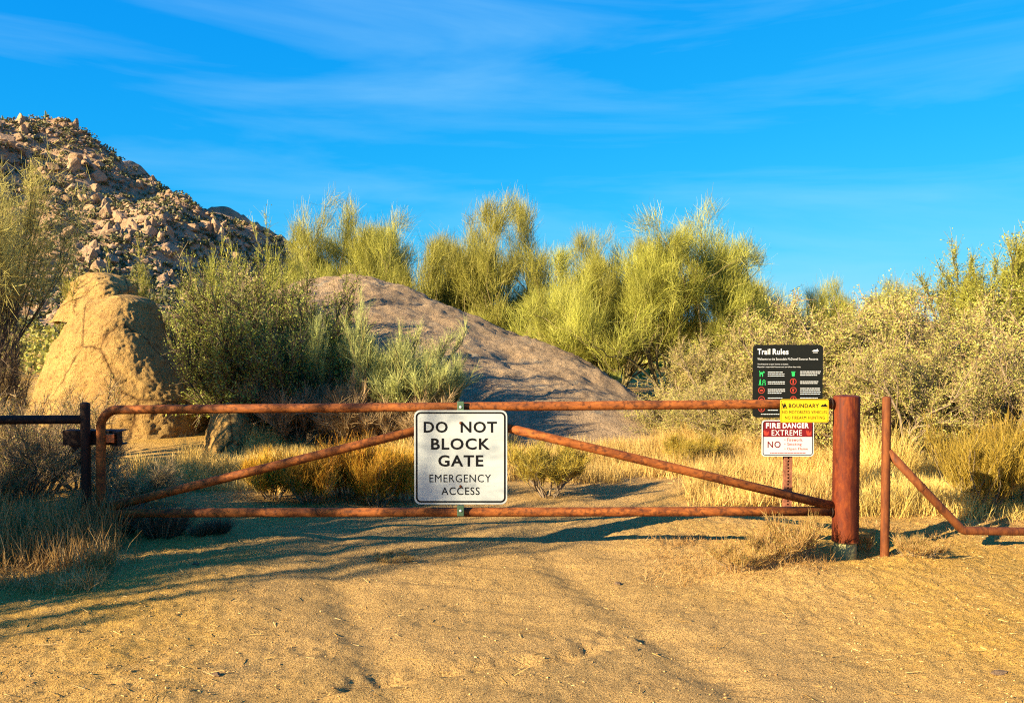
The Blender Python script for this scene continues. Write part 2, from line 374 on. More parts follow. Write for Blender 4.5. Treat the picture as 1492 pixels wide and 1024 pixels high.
# ------------------------------------------------------------------ ground
GATE_L = at(147, 700, 5.98); GATE_R = at(1231, 815, 5.76)
def track_mask(x, y):
    cx = np.where(y < 6.0, -0.55 + (6.0 - y) * 0.35, -0.55 + 0.26 * np.clip(y - 6.0, 0, None) ** 1.5)
    return sstep(2.0, 0.9, np.abs(x - cx) + 0.25 * fbm2(x * 1.3, y * 1.3, 3, 11))
def gh(x, y):
    x = np.asarray(x, float); y = np.asarray(y, float)
    near = sstep(60, 12, np.abs(y)) * sstep(60, 12, np.abs(x))
    z = 0.035 * fbm2(x * 0.55, y * 0.55, 3, 1) * near
    # mounds at the foot of the gate post and the narrow post
    z = z + 0.025 * np.exp(-(((x - 2.42) / 0.22) ** 2 + ((y - 5.45) / 0.12) ** 2)) - 0.05 * np.exp(-(((x - 2.45) / 0.3) ** 2 + ((y - 5.8) / 0.22) ** 2))
    z = z + 0.035 * np.exp(-(((x - 1.9) / 0.5) ** 2 + ((y - 5.2) / 0.2) ** 2)) - 0.05 * np.exp(-(((x - 2.1) / 0.35) ** 2 + ((y - 5.75) / 0.2) ** 2))
    z = z + 0.04 * sstep(-2.6, -4.2, x) * sstep(3.5, 5.0, y) * near
    z = z + 0.02 * sstep(8.5, 12, y) * near
    tm = track_mask(x, y)
    z = z - 0.03 * tm * near
    # wheel ruts curving through the gate
    for off in (-0.75, 0.70):
        cx = np.where(y < 6.0, -0.55 + (6.0 - y) * 0.35, -0.55 + 0.26 * np.clip(y - 6.0, 0, None) ** 1.5)
        d = np.abs(x - cx - off)
        z = z - 0.024 * np.exp(-(d / 0.13) ** 2) * sstep(12, 8, y) * sstep(1.5, 3, y)
        z = z + 0.0045 * np.sin(2 * PI * (y + 0.4 * np.abs(x - cx - off)) / 0.085) * sstep(0.14, 0.08, d) * sstep(9, 7, y) * sstep(3, 3.6, y) * sstep(-0.2, 0.3, noise2(x, y * 1.3, 91))
    # small eroded runnel in the foreground
    cy = 3.68 + 0.42 * (x + 0.75) + 0.06 * noise2(x * 3, x * 0, 4)
    m = sstep(-0.95, -0.6, x) * sstep(0.95, 0.3, x)
    d = y - cy
    z = z - 0.045 * np.exp(-(d / 0.08) ** 2) * m * (0.6 + 0.4 * noise2(x * 5, y * 5, 2)) + 0.02 * np.exp(-((d + 0.16) / 0.10) ** 2) * m + np.exp(-(d / 0.16) ** 2) * m * (0.008 * noise2(x * 13, y * 17, 81) + 0.012 * noise2(x * 24, y * 24, 82))
    nn = sstep(16, 6, np.hypot(x, y))
    z = z + nn * (0.007 * fbm2(x * 3.2, y * 3.2, 3, 21) + 0.0060 * fbm2(x * 15, y * 15, 2, 31) * (1 - 0.5 * tm))
    z = z + nn * (0.011 * np.abs(noise2(x * 27, y * 27, 41)) ) * (1 - 0.6 * tm)
    # streaky drifts left along the track
    z = z + nn * tm * 0.006 * noise2((x * 0.25 + y) * 9, x * 1.2, 8)
    for (cx_, cy_, rr_, dd_) in ((-0.95, 4.15, 0.22, 0.018), (0.35, 4.3, 0.25, 0.014), (-1.0, 3.75, 0.18, 0.016), (1.6, 4.6, 0.3, 0.012), (0.9, 3.9, 0.22, 0.014), (2.1, 4.1, 0.2, 0.014), (-0.4, 4.8, 0.2, 0.012)):
        z = z + dd_ * np.exp(-(((x - cx_) / rr_) ** 2 + ((y - cy_) / (rr_ * 0.6)) ** 2)) * noise2(x * 26, y * 30, 71) * 0.5
    # far land climbs gently so the horizon is scrub, not a line
    r = np.hypot(x, y)
    z = z + 0.9 * sstep(25, 120, r) + 1.2 * fbm2(x / 60, y / 60, 3, 5) * sstep(40, 150, r)
    return z
def gz(x, y): return float(gh(np.array([x]), np.array([y]))[0])

def axis(segs):
    out = [np.array([segs[0][0]])]
    for a, b, st, geo in segs:
        if geo:
            n = st; t = np.linspace(0, 1, n + 1)[1:]
            sgn = 1 if abs(b) > abs(a) else -1
            out.append(np.sign(a if a else b) * np.abs(a) * (np.abs(b) / np.abs(a)) ** t)
        else:
            n = max(1, int(round((b - a) / st))); out.append(np.linspace(a, b, n + 1)[1:])
    return np.concatenate(out)
xs = axis([(-1500, -9, 30, True), (-9, -3.2, 0.09, False), (-3.2, 3.4, 0.020, False), (3.4, 9, 0.09, False), (9, 1500, 30, True)])
ys = axis([(-1500, -4, 14, True), (-4, 3.1, 0.2, False), (3.1, 6.6, 0.020, False), (6.6, 14, 0.06, False), (14, 30, 0.3, False), (30, 2500, 30, True)])
GX, GY = np.meshgrid(xs, ys)
nx, ny = len(xs), len(ys)
V = np.stack([GX.ravel(), GY.ravel(), gh(GX.ravel(), GY.ravel())], 1)
i = (np.arange(ny - 1)[:, None] * nx + np.arange(nx - 1)[None, :]).ravel()
me = mesh_np('ground', V, np.stack([i, i + 1, i + nx + 1, i + nx], 1), smooth=True)
at_ = me.attributes.new('track', 'FLOAT', 'POINT')
at_.data.foreach_set('value', (track_mask(V[:, 0], V[:, 1]) * sstep(14, 10, V[:, 1])).astype(np.float32))
tag(link('ground', me, M['ground']), kind='structure')

# ------------------------------------------------------------------ geometry builders for plants
rng = np.random.RandomState(3)
def unit(v): return v / np.maximum(np.linalg.norm(v, axis=-1, keepdims=True), 1e-9)
def rand_dirs(n, r=None):
    r = r or rng
    return unit(r.normal(size=(n, 3)))
def ribbons(P, D, L, W, bend=None, nseg=2, r=None, taper=0.35, droop=0.0):
    """n curved ribbons: start P, direction D, length L, width W; returns V, F"""
    r = r or rng
    n = len(P); D = unit(D); L = np.broadcast_to(L, (n,)); W = np.broadcast_to(W, (n,))
    side = unit(np.cross(D, rand_dirs(n, r)))
    bd = unit(np.cross(D, side)) if bend is None else bend
    bv = (r.rand(n) - 0.5)[:, None] * 0.5 * bd if bend is None else bend
    vs_ = []
    for k in range(nseg + 1):
        t = k / nseg
        c = P + D * (L * t)[:, None] + bv * (L * t * t)[:, None]
        c[:, 2] -= droop * L * t * t
        w = (W * (1 - (1 - taper) * t) * 0.5)[:, None]
        vs_.append(c - side * w); vs_.append(c + side * w)
    V = np.stack(vs_, 1).reshape(-1, 3)
    base = (np.arange(n) * 2 * (nseg + 1))[:, None]
    Fs = []
    for k in range(nseg):
        o = 2 * k
        Fs.append(base + np.array([[o, o + 1, o + 3, o + 2]]))
    Fq = np.stack(Fs, 1).reshape(-1, 4)
    return V, Fq
def leaves(P, D, size, r=None, aspect=0.5):
    """small folded leaf: one kite quad each"""
    r = r or rng
    n = len(P); D = unit(D); s = np.broadcast_to(size, (n,))[:, None]
    side = unit(np.cross(D, rand_dirs(n, r)))
    a = P; b = P + D * s * 0.5 + side * s * aspect * 0.5; c = P + D * s; d = P + D * s * 0.5 - side * s * aspect * 0.5
    V = np.stack([a, b, c, d], 1).reshape(-1, 3)
    return V, np.arange(n * 4).reshape(-1, 4)
def tubes(lines, sides=5):
    """lines: list of (points (k,3), radii (k,))"""
    Vs, Fs, off = [], [], 0
    for pts, rad in lines:
        pts = np.asarray(pts); k = len(pts)
        tan = unit(np.gradient(pts, axis=0))
        ref = np.array([0.31, 0.22, 0.93]) if abs(tan[0] @ np.array([0.31, 0.22, 0.93])) < 0.9 else np.array([1.0, 0, 0])
        u = unit(np.cross(tan, ref)); v = np.cross(tan, u)
        ang = np.arange(sides) * 2 * PI / sides
        ring = pts[:, None, :] + (u[:, None, :] * np.cos(ang)[None, :, None] + v[:, None, :] * np.sin(ang)[None, :, None]) * np.asarray(rad)[:, None, None]
        Vs.append(ring.reshape(-1, 3))
        j = np.arange(sides); jn = (j + 1) % sides
        for q in range(k - 1):
            Fs.append(np.stack([off + q * sides + j, off + q * sides + jn, off + (q + 1) * sides + jn, off + (q + 1) * sides + j], 1))
        off += k * sides
    return np.concatenate(Vs), np.concatenate(Fs)
def join(parts):
    Vs, Fs, off = [], [], 0
    for V, Fq in parts:
        Vs.append(V); Fs.append(Fq + off); off += len(V)
    return np.concatenate(Vs), np.concatenate(Fs)

def skeleton(seed, limbs, L0, r0, levels, spread=0.6, up=0.25, kids=(3, 4), ratio=0.68, wob=0.18, base_r=0.05, angle=0.6, squash=1.0):
    """recursive branching; returns tube lines and the terminal segments (start, end)"""
    R = np.random.RandomState(seed); lines = []; terms = []
    def branch(p, d, L, r, lev):
        k = 5; pts = [p]; q = p.copy(); dd = d.copy()
        for s in range(k):
            dd = dd + R.normal(size=3) * wob * 0.5; dd[2] += up * 0.18; dd = dd / np.linalg.norm(dd)
            q = q + dd * L / k; q[2] = max(q[2], 0.02); pts.append(q.copy())
        pts = np.array(pts); lines.append((pts, np.linspace(r, r * 0.5, k + 1)))
        if lev >= levels - 1: terms.append((pts[1], pts[3])); terms.append((pts[3], pts[5])); 
        if lev >= levels: return
        nk = R.randint(kids[0], kids[1] + 1)
        for c in range(nk):
            t = 0.35 + 0.65 * (c + R.rand() * 0.7) / nk if c < nk - 1 else 1.0
            t = min(t, 1.0); f = t * k; i0 = min(int(f), k - 1); pp = lerp(pts[i0], pts[i0 + 1], f - i0)
            ax = R.normal(size=3); nd = dd + ax / np.linalg.norm(ax) * angle * (1.0 if c < nk - 1 else 0.35)
            nd[2] += up; nd[2] *= squash; nd = nd / np.linalg.norm(nd)
            branch(pp, nd, L * ratio * (0.75 + 0.5 * R.rand()), r * 0.55, lev + 1)
    for m in range(limbs):
        a = 2 * PI * (m + R.rand() * 0.6) / limbs; s = spread * (0.5 + 0.7 * R.rand())
        d = np.array([math.cos(a) * s, math.sin(a) * s, 1.0]); d /= np.linalg.norm(d)
        p = np.array([math.cos(a) * base_r, math.sin(a) * base_r, -0.1])
        branch(p, d, L0 * (0.8 + 0.4 * R.rand()), r0 * (0.7 + 0.5 * R.rand()), 1)
    return lines, np.array([t[0] for t in terms]), np.array([t[1] for t in terms]), R

def fit(Vs, H, W):
    """scale factor pair so the crown is H high and W wide"""
    z = np.percentile(Vs[:, 2], 99.5); w = np.percentile(np.abs(Vs[:, :2]), 99) * 2
    return np.array([W / w, W / w, H / z])

def plant(name, seed, H, W, limbs=7, levels=4, n_twig=20000, twig_l=0.32, twig_w=0.006, n_leaf=0, leaf=0.02, twig_mat='pv_twig', leaf_mat=None,
          bark='pv_bark', up=0.3, spread=0.7, twig_up=0.5, twig_rand=0.5, along=0.9, angle=0.6, r0=0.05, wob=0.18, kids=(3, 4), droop=0.0, leaf_aspect=0.5, jit=0.012, zmin=0.0, env=0.0, nseg=2, sides=5):
    """returns dict of meshes: trunk (wood), crown (twigs), optionally foliage (leaves)"""
    lines, A, B, R = skeleton(seed, limbs, H * 0.42, r0, levels, spread, up, kids, angle=angle, wob=wob)
    s = fit(B + unit(B - A) * twig_l * 0.5, H, W)
    s = s * np.array([1, 1, 1]); A = A * s; B = B * s
    lines = [(p * s, r) for p, r in lines]
    if env:
        def pull(p):
            c = np.array([0, 0, 0.42 * H]); q = (p - c) / np.array([W / 2, W / 2, 0.58 * H]); rho = np.linalg.norm(q, axis=1)
            lim = 0.92 + 0.22 * noise3(unit(q) * 2.6 + 5.0, seed); f = np.where(rho > lim, (lim / np.maximum(rho, 1e-6)) ** env, 1.0)
            return c + (p - c) * f[:, None]
        A = pull(A); B = pull(B); lines = [(pull(p), r) for p, r in lines]
    keep = (A[:, 2] > zmin); A, B = A[keep], B[keep]
    out = {}
    out['trunk'] = mesh_np(name + '_trunk', *tubes(lines, sides), smooth=True, rnd=None); out['trunk'].materials.append(M[bark])
    idx = R.randint(0, len(A), n_twig); t = R.rand(n_twig)[:, None]
    P = A[idx] * (1 - t) + B[idx] * t
    axis_ = unit(B[idx] - A[idx]); D = axis_ * along + R.normal(size=(n_twig, 3)) * twig_rand * 0.6; D[:, 2] += twig_up
    P = P + R.normal(size=P.shape) * jit
    P[:, 2] = np.maximum(P[:, 2], 0.01)
    L = twig_l * (0.45 + 0.8 * R.rand(n_twig))
    V, Fq = ribbons(P, D, L, twig_w * (0.6 + 0.8 * R.rand(n_twig)), r=R, droop=droop, nseg=nseg)
    rn = np.repeat(np.clip(R.beta(2, 2, n_twig) * 0.8 + 0.2 * R.rand(len(A))[idx], 0, 1), nseg)
    out['crown'] = mesh_np(name + '_crown', V, Fq, rnd=rn); out['crown'].materials.append(M[twig_mat])
    if n_leaf:
        j = R.randint(0, n_twig, n_leaf); tt = R.rand(n_leaf)[:, None]
        Dn = unit(D)[j]; P2 = P[j] + Dn * (L[j][:, None] * tt); P2 = P2 + R.normal(size=P2.shape) * leaf * 0.4
        P2[:, 2] -= droop * L[j] * tt[:, 0] ** 2
        D2 = Dn + R.normal(size=Dn.shape) * 0.9
        V, Fq = leaves(P2, D2, leaf * (0.6 + 0.8 * R.rand(n_leaf)), R, leaf_aspect)
        out['foliage'] = mesh_np(name + '_foliage', V, Fq, rnd=np.clip(R.beta(2, 2, n_leaf), 0, 1)); out['foliage'].materials.append(M[leaf_mat])
    return out

def put(kind, meshes, px, Y, label, cat, rz=0.0, scale=1.0, group=None, x=None, z=None, sink=0.0):
    X = at(px, 500, Y).x if x is None else x
    zz = gz(X, Y) if z is None else z
    root = empty(kind, (X, Y, zz - sink), rz, label, cat, group)
    root.scale = scale if hasattr(scale, '__len__') else (scale,) * 3
    for n, me in meshes.items(): link(n, me, parent=root)
    return root

# ------------------------------------------------------------------ rocks
def ico(sub):
    bm = bmesh.new(); bmesh.ops.create_icosphere(bm, subdivisions=sub, radius=1.0)
    V = np.array([v.co[:] for v in bm.verts]); Fq = np.array([[v.index for v in f.verts] for f in bm.faces]); bm.free()
    return unit(V), Fq
ICO = {s: ico(s) for s in (1, 2, 3, 4)}
def rock(seed, sub=3, planes=11, scale=(1, 1, 1), rough=0.05, soft=0.0):
    R = np.random.RandomState(seed); V, Fq = ICO[sub]
    Q = np.linalg.qr(R.normal(size=(3, 3)))[0]; N = np.concatenate([unit(np.concatenate([Q, -Q]) + R.normal(size=(6, 3)) * 0.16), rand_dirs(max(2, planes - 6), R)])
    d = np.concatenate([0.55 + 0.3 * R.rand(6), 0.78 + 0.2 * R.rand(len(N) - 6)])
    dots = V @ N.T; rr = np.where(dots > 0.05, d / np.maximum(dots, 0.05), 9).min(1); rr = np.minimum(rr, 1.25)
    if soft: rr = rr * (1 - soft) + soft
    P = V * rr[:, None]; P = P + V * (rough * fbm3(P * 2.5, 3, seed))[:, None]
    return P * np.array(scale), Fq

def heightfield_dome(name, xs_, ys_, hfun, mat, smooth=True):
    X, Y = np.meshgrid(xs_, ys_); Z = hfun(X, Y)
    nx_, ny_ = len(xs_), len(ys_)
    V = np.stack([X.ravel(), Y.ravel(), Z.ravel()], 1)
    i = (np.arange(ny_ - 1)[:, None] * nx_ + np.arange(nx_ - 1)[None, :]).ravel()
    me = mesh_np(name, V, np.stack([i, i + 1, i + nx_ + 1, i + nx_], 1), smooth)
    me.materials.append(mat); return me

# -- hill in the distance (upper left)
HY = 140.0
hp = [(-900, 330), (-500, 260), (-250, 205), (-100, 180), (0, 168), (60, 160), (85, 168), (110, 185), (150, 213), (200, 250), (260, 283), (330, 312), (400, 346), (460, 385), (560, 430), (700, 466), (900, 480), (1100, 500)]
hx = np.array([at(p[0], p[1], HY).x for p in hp]); hz = np.array([at(p[0], p[1], HY).z for p in hp])
def hill_h(x, y):
    pr = np.interp(x + 2.0 * noise2(x / 9, y / 9, 2), hx, hz)
    t = sstep(70, HY, y) ** 1.0
    tf = np.clip((y - 72) / (HY - 72), 0, 1) ** 0.85
    back = sstep(260, HY, y)
    z = pr * np.where(y < HY, tf, back)
    amp = np.clip(z / 12, 0, 1)
    z = z + amp * (2.2 * fbm2(x / 14, y / 14, 3, 9) + 0.9 * (1 - 2 * np.abs(noise2(x / 5, y / 5, 12))) + 0.35 * fbm2(x / 1.6, y / 1.6, 2, 14)) * np.where(np.abs(y - HY) < 12, 0.35 + 0.65 * np.abs(y - HY) / 12, 1.0)
    return z - 0.4
me = heightfield_dome('hill', np.concatenate([np.linspace(-230, -95, 60), np.linspace(-94.4, -18, 170), np.linspace(-17, 40, 40)]), np.concatenate([np.linspace(66, 160, 160), np.linspace(163, 280, 30)]), hill_h, M['granite_hill'])
hill = tag(link('hill', me), kind='structure')
RK = [mesh_np('boulder', *rock(100 + k, 3, 9 + k % 3, (1, 0.9, 0.85 + 0.25 * (k % 3)), 0.03)) for k in range(7)]
COLS = [mesh_np('rock_column', *rock(150 + k, 3, 12, (0.6, 0.65, 1.15), 0.05)) for k in range(3)]
for m_ in RK + COLS: m_.materials.append(M['boulder_tan'])
R = np.random.RandomState(77)
def put_boulder(mesh, x, y, s, rot, sz=1.0, name='boulder'):
    z = float(hill_h(np.array([x]), np.array([y]))[0])
    o = link(name, mesh, parent=hill); o.location = (x, y, z + 0.18 * s)
    o.scale = (s, s, s * sz); o.rotation_euler = rot; return o
nb = 0
# craggy crest, the joints at mid slope and scattered boulders
spots = []
for k in range(46):      # crest pile round the summit
    px = R.uniform(-10, 150); Y_ = R.uniform(118, 139)
    spots.append((at(px, 200, Y_).x, Y_, R.uniform(1.2, 2.9), 0))
for k in range(70):      # along the skyline ridge
    px = R.uniform(60, 410); spots.append((at(px, 200, HY).x, R.uniform(134, 141), R.uniform(0.5, 1.3), 0))
for cx_, cy_, n_ in ((175, 108, 26), (120, 122, 18), (235, 112, 10), (300, 120, 12), (130, 98, 14), (250, 98, 12)):
    for k in range(n_):
        Y_ = cy_ + R.normal() * 2.5; spots.append((at(cx_ + R.normal() * 20, 200, Y_).x, Y_, R.uniform(0.9, 3.0), 1 if R.rand() < 0.6 else 0))
while len(spots) < 296:
    px = R.uniform(-20, 430); Y_ = R.uniform(92, 136); spots.append((at(px, 200, Y_).x, Y_, 0.55 + R.rand() ** 2.5 * 1.9, 0))
for (x, y, s, c) in spots:
    s *= 0.46
    if c: put_boulder(COLS[R.randint(3)], x, y, s, (R.normal() * 0.15, R.normal() * 0.15, R.rand() * 6.28), 1.0)
    else: put_boulder(RK[R.randint(7)], x, y, s, (R.normal() * 0.35, R.normal() * 0.35, R.rand() * 6.28), R.uniform(0.7, 1.25))
# talus: small rocks nobody could count
Vb, Fb = [], []; off = 0
for k in range(9500):
    px = R.uniform(-40, 480); Y_ = R.uniform(78, 140); x = at(px, 200, Y_).x
    s = 0.10 + R.rand() ** 3 * 0.5; V, Fq = rock(200 + k % 40, 1, 7, (1, 1, 0.8), 0.0)
    a = R.rand() * 6.28; ca, sa = math.cos(a), math.sin(a)
    V = np.stack([V[:, 0] * ca - V[:, 1] * sa, V[:, 0] * sa + V[:, 1] * ca, V[:, 2]], 1) * s
    V = V + np.array([x, Y_, float(hill_h(np.array([x]), np.array([Y_]))[0]) + 0.1 * s]); Vb.append(V); Fb.append(Fq + off); off += len(V)
o = link('talus', mesh_np('talus', np.concatenate(Vb), np.concatenate(Fb)), M['boulder_tan'])
tag(o, 'loose small rocks strewn over the slope of the distant hill', 'rocks', kind='stuff')
# scrub on the hill: leaf-sized faces in low clumps
Pc = []; n_c = 3200
for k in range(n_c):
    px = R.uniform(-40, 520); Y_ = R.uniform(74, 141); x = at(px, 200, Y_).x
    s = R.uniform(0.35, 1.0); n = 20
    q = unit(R.normal(size=(n, 3))) * (R.rand(n, 1) ** 0.4) * np.array([s, s, s * 0.7]); q[:, 2] = np.abs(q[:, 2])
    Pc.append(q + np.array([x, Y_, float(hill_h(np.array([x]), np.array([Y_]))[0])]))
Pc = np.concatenate(Pc); V, Fq = leaves(Pc, R.normal(size=Pc.shape), 0.38, R, 0.75)
tag(link('hill_scrub', mesh_np('hill_scrub', V, Fq, rnd=R.rand(len(Fq))), M['hill_scrub']), 'dark olive scrub dotted over the rocky hill', 'scrub', kind='stuff')
# two small saguaros on the summit
def saguaro():
    ln = [(np.array([[0, 0, -0.3], [0, 0, 1.2], [0.02, 0, 2.4], [0.02, 0, 2.75]]), np.array([0.17, 0.2, 0.19, 0.05])),
          (np.array([[0, 0, 1.1], [0.3, 0, 1.15], [0.42, 0, 1.35], [0.43, 0, 2.1], [0.43, 0, 2.25]]), np.array([0.1, 0.11, 0.12, 0.12, 0.03]))]
    me = mesh_np('saguaro_stem', *tubes(ln, 8), smooth=True); me.materials.append(M['saguaro']); return me
for k, (px, lab) in enumerate(((66, 'tiny saguaro standing on the summit of the rocky hill'), (3, 'tiny saguaro on the hill crest at the left edge'))):
    x = at(px, 160, 139).x; o = link('saguaro', saguaro() if k == 0 else bpy.data.meshes['saguaro_stem']); o.location = (x, 139, float(hill_h(np.array([x]), np.array([139.0]))[0]) + 0.1)
    o.scale = (0.5, 0.5, 0.5); tag(o, lab, 'cactus')

# -- big golden boulder on the left: lofted from its outline, with a crease where it turns from the sun
def loft_boulder(name, prof, Y0, depth, mat, seed, nz=130, na=230, amp=0.034, lean=0.25):
    """prof: rows (z, left x, right x); cross-section = rounded block turned toward the left"""
    prof = np.array(prof); zz = np.linspace(prof[0, 0], prof[-1, 0], nz); xl = np.interp(zz, prof[:, 0], prof[:, 1]); xr = np.interp(zz, prof[:, 0], prof[:, 2])
    a = np.linspace(0, 2 * PI, na, endpoint=False); ca, sa = np.cos(a), np.sin(a)
    # superellipse skewed so that the broad face looks left-front and a narrow one looks right
    ex = 0.78; cx = np.sign(ca) * np.abs(ca) ** ex; sy = np.sign(sa) * np.abs(sa) ** ex
    Vs = []
    for k in range(nz):
        h = (zz[k] - zz[0]) / (zz[-1] - zz[0]); dp = depth * math.sqrt(max(0.04, 1 - 0.85 * h * h))
        u = cx; v = sy
        x = (xl[k] + xr[k]) / 2 + u * (xr[k] - xl[k]) / 2
        y = Y0 + v * dp - lean * dp * u * 1.2 + h * 0.35 * depth
        Vs.append(np.stack([x, y, np.full(na, zz[k])], 1))
    V = np.concatenate(Vs)
    P = V.copy(); c = V.reshape(nz, na, 3).mean(1, keepdims=True).repeat(na, 1).reshape(-1, 3)
    out = unit((V - c) * np.array([1, 1, 0]) + 1e-6)
    nrm = fbm3(P * 1.3, 3, seed) * amp * 1.1 + fbm3(P * 7, 3, seed + 3) * amp * 0.45 + fbm3(P * 24, 2, seed + 5) * amp * 0.42 
    crk = np.abs(noise3(P * np.array([1.1, 1.1, 0.8]), seed + 21)); nrm = nrm - amp * 0.6 * np.exp(-(crk / 0.035) ** 2)
    V = V + out * nrm[:, None] + np.array([0, 0, 1]) * (fbm3(P * 3, 2, seed + 7) * amp * 0.5)[:, None]
    j = np.arange(na); jn = (j + 1) % na
    Fs = [np.stack([k * na + j, k * na + jn, (k + 1) * na + jn, (k + 1) * na + j], 1) for k in range(nz - 1)]
    top = len(V); V = np.concatenate([V, V[-na:].mean(0, keepdims=True) + np.array([[0, 0, 0.03]])])
    Fq = np.concatenate(Fs + [np.stack([(nz - 1) * na + j, (nz - 1) * na + jn, np.full(na, top), np.full(na, top)], 1)])
    # last ring as triangles: rebuild as quads with tiny duplicate avoided
    quad = Fq[:-na]; tri = Fq[-na:, :3]
    me = bpy.data.meshes.new(name); me.from_pydata(V.tolist(), [], quad.tolist() + tri.tolist()); me.update()
    me.polygons.foreach_set('use_smooth', np.ones(len(me.polygons), dtype=bool))
    me.materials.append(mat); return me
def pr(rows, Y):   # rows: (py, left px, right px) from the ground up
    return [(at(r[1], r[0], Y).z, at(r[1], r[0], Y).x, at(r[2], r[0], Y).x) for r in rows]
me = loft_boulder('granite_boulder', pr([(672, -40, 276), (640, -30, 274), (600, -20, 266), (575, -12, 256), (540, 0, 222), (510, 12, 195), (480, 25, 176), (455, 40, 165), (438, 60, 156), (431, 85, 142), (428, 98, 128)], 11.0), 11.0 + 1.0, 1.15, M['granite_gold'], 5)
tag(link('granite_boulder', me), 'huge golden granite boulder with a steep shaded right side behind the latch post', 'boulder')
me = loft_boulder('granite_boulder', pr([(676, 280, 356), (640, 282, 350), (616, 285, 342), (602, 290, 332), (595, 300, 320)], 9.9), 9.9 + 0.4, 0.4, M['granite_gold'], 9, 50, 90, 0.03)
tag(link('granite_boulder', me), 'small squat golden rock between the huge boulder and dry brush', 'boulder')
me = loft_boulder('granite_boulder', pr([(470, 50, 170), (430, 62, 162), (412, 66, 155), (400, 75, 140), (394, 90, 120)], 14.5), 14.5 + 0.7, 0.8, M['granite_gold'], 15, 50, 90, 0.06)
tag(link('granite_boulder', me), 'flat slabby yellow rock peeking over the top of the huge boulder', 'boulder')
me = loft_boulder('granite_boulder', pr([(640, 320, 400), (600, 325, 392), (560, 335, 380), (545, 345, 372)], 15.0), 15.6, 0.8, M['granite_gold'], 19, 50, 90, 0.06)
tag(link('granite_boulder', me), 'tan rock mostly hidden deep inside the dark green shrubs', 'boulder')

# -- broad brown granite dome in the middle
dp_ = [(240, 640), (300, 580), (360, 480), (395, 430), (445, 406), (490, 402), (540, 407), (590, 420), (640, 441), (700, 468), (760, 492), (820, 520), (870, 562), (910, 600), (960, 634), (1010, 655), (1060, 680)]
DY = 16.5
dx_ = np.array([at(p[0], p[1], DY).x for p in dp_]); dz_ = np.array([at(p[0], p[1], DY).z for p in dp_])
def dome_h(x, y):
    yy = (y - DY) / np.where(y < DY, 6.6, 4.0)
    sec = np.clip(1 - np.abs(yy) ** 1.3, 0, 1) ** 0.9
    p = np.interp(x + np.where(y < DY, 0.24, 0.1) * (y - DY), dx_, dz_, left=-0.5, right=-0.8)
    z = -0.15 + (p + 0.15) * sec - (1 - sec) * 0.22
    am = sstep(-0.1, 0.6, z)
    z = z + am * (0.05 * fbm2(x * 1.1, y * 1.1, 3, 61) + 0.022 * fbm2(x * 5, y * 5, 3, 62) + 0.024 * np.abs(noise2(x * 22, y * 22, 63)))
    q = (x * 0.45 - y) * 0.9 + 0.5 * noise2(x * 0.8, y * 0.8, 66); st = q - np.floor(q)
    z = z + am * 0.07 * (sstep(0.0, 0.06, st) - st) * sstep(-0.1, 0.3, noise2(x * 0.7, y * 0.7, 67))
    # sheeting joint that runs down the right shoulder
    e = (y - DY + 1.7) + 0.30 * (x - 1.0) + 0.12 * noise2(x * 2, y * 0, 64)
    z = z + am * 0.10 * sstep(0.05, -0.05, e) * sstep(-0.8, 0.3, x) * sstep(-1.6, -0.9, e)
    return z
me = heightfield_dome('granite_dome', np.linspace(-7.2, 4.6, 260), np.linspace(9.8, 20.6, 195), dome_h, M['granite_pink'])
tag(link('granite_dome', me), 'broad low brown granite dome sloping down to the right behind the gate', 'rock outcrop')

# ------------------------------------------------------------------ plants
UP = dict(twig_up=0.55, twig_rand=0.75, along=0.6, kids=(2, 3), wob=0.35, jit=0.09, env=0.8, nseg=1)
PVA = plant('palo_verde_a', 11, 4.3, 5.4, 10, 5, 60000, 0.34, 0.0058, up=0.22, spread=0.85, angle=0.8, r0=0.055, **UP)
PVB = plant('palo_verde_b', 23, 4.0, 5.0, 9, 5, 52000, 0.34, 0.0058, up=0.24, spread=0.9, angle=0.85, r0=0.055, **UP)
PVC = plant('palo_verde_c', 37, 3.0, 3.4, 9, 5, 36000, 0.30, 0.0056, up=0.26, spread=0.8, angle=0.75, r0=0.045, **UP)
G = 'palo verde trees behind the granite dome'
put('palo_verde_tree', PVA, 975, 16.2, 'tall feathery palo verde tree with several upright plumes left of the trail rules sign', 'tree', 0.4, (0.86, 0.86, 0.80))
put('palo_verde_tree', PVB, 735, 20.5, 'palo verde tree with sky gaps in its crown above the right slope of the dome', 'tree', 2.1, (1.0, 1.0, 1.08))
put('palo_verde_tree', PVA, 535, 21.0, 'palo verde tree rising over the top of the granite dome', 'tree', 3.5, (0.95, 0.95, 1.0))
put('palo_verde_tree', PVB, 900, 17.2, 'palo verde tree whose rounded crown forms the left shoulder of the tallest crown', 'tree', 3.9, (0.62, 0.62, 0.80))
put('palo_verde_tree', PVC, 1215, 17.0, 'small wispy palo verde above the pale bushes just right of the trail rules sign', 'tree', 1.0, (0.62, 0.62, 0.75))
put('palo_verde_tree', PVC, 1290, 20.0, 'thin grey green palo verde top above the pale bushes over the narrow post', 'tree', 4.0, (0.8, 0.8, 0.82))
put('palo_verde_tree', PVB, 850, 18.0, 'low yellow green palo verde filling the gap between the two tallest crowns', 'tree', 5.0, (0.8, 0.8, 0.72))
put('palo_verde_tree', PVC, 455, 19.0, 'low palo verde at the upper left edge of the granite dome', 'tree', 5.5, (0.75, 0.75, 0.95))
put('palo_verde_tree', PVC, 1110, 19.5, 'palo verde partly hidden behind the trail rules sign', 'tree', 0.2, (1.05, 1.05, 0.95))
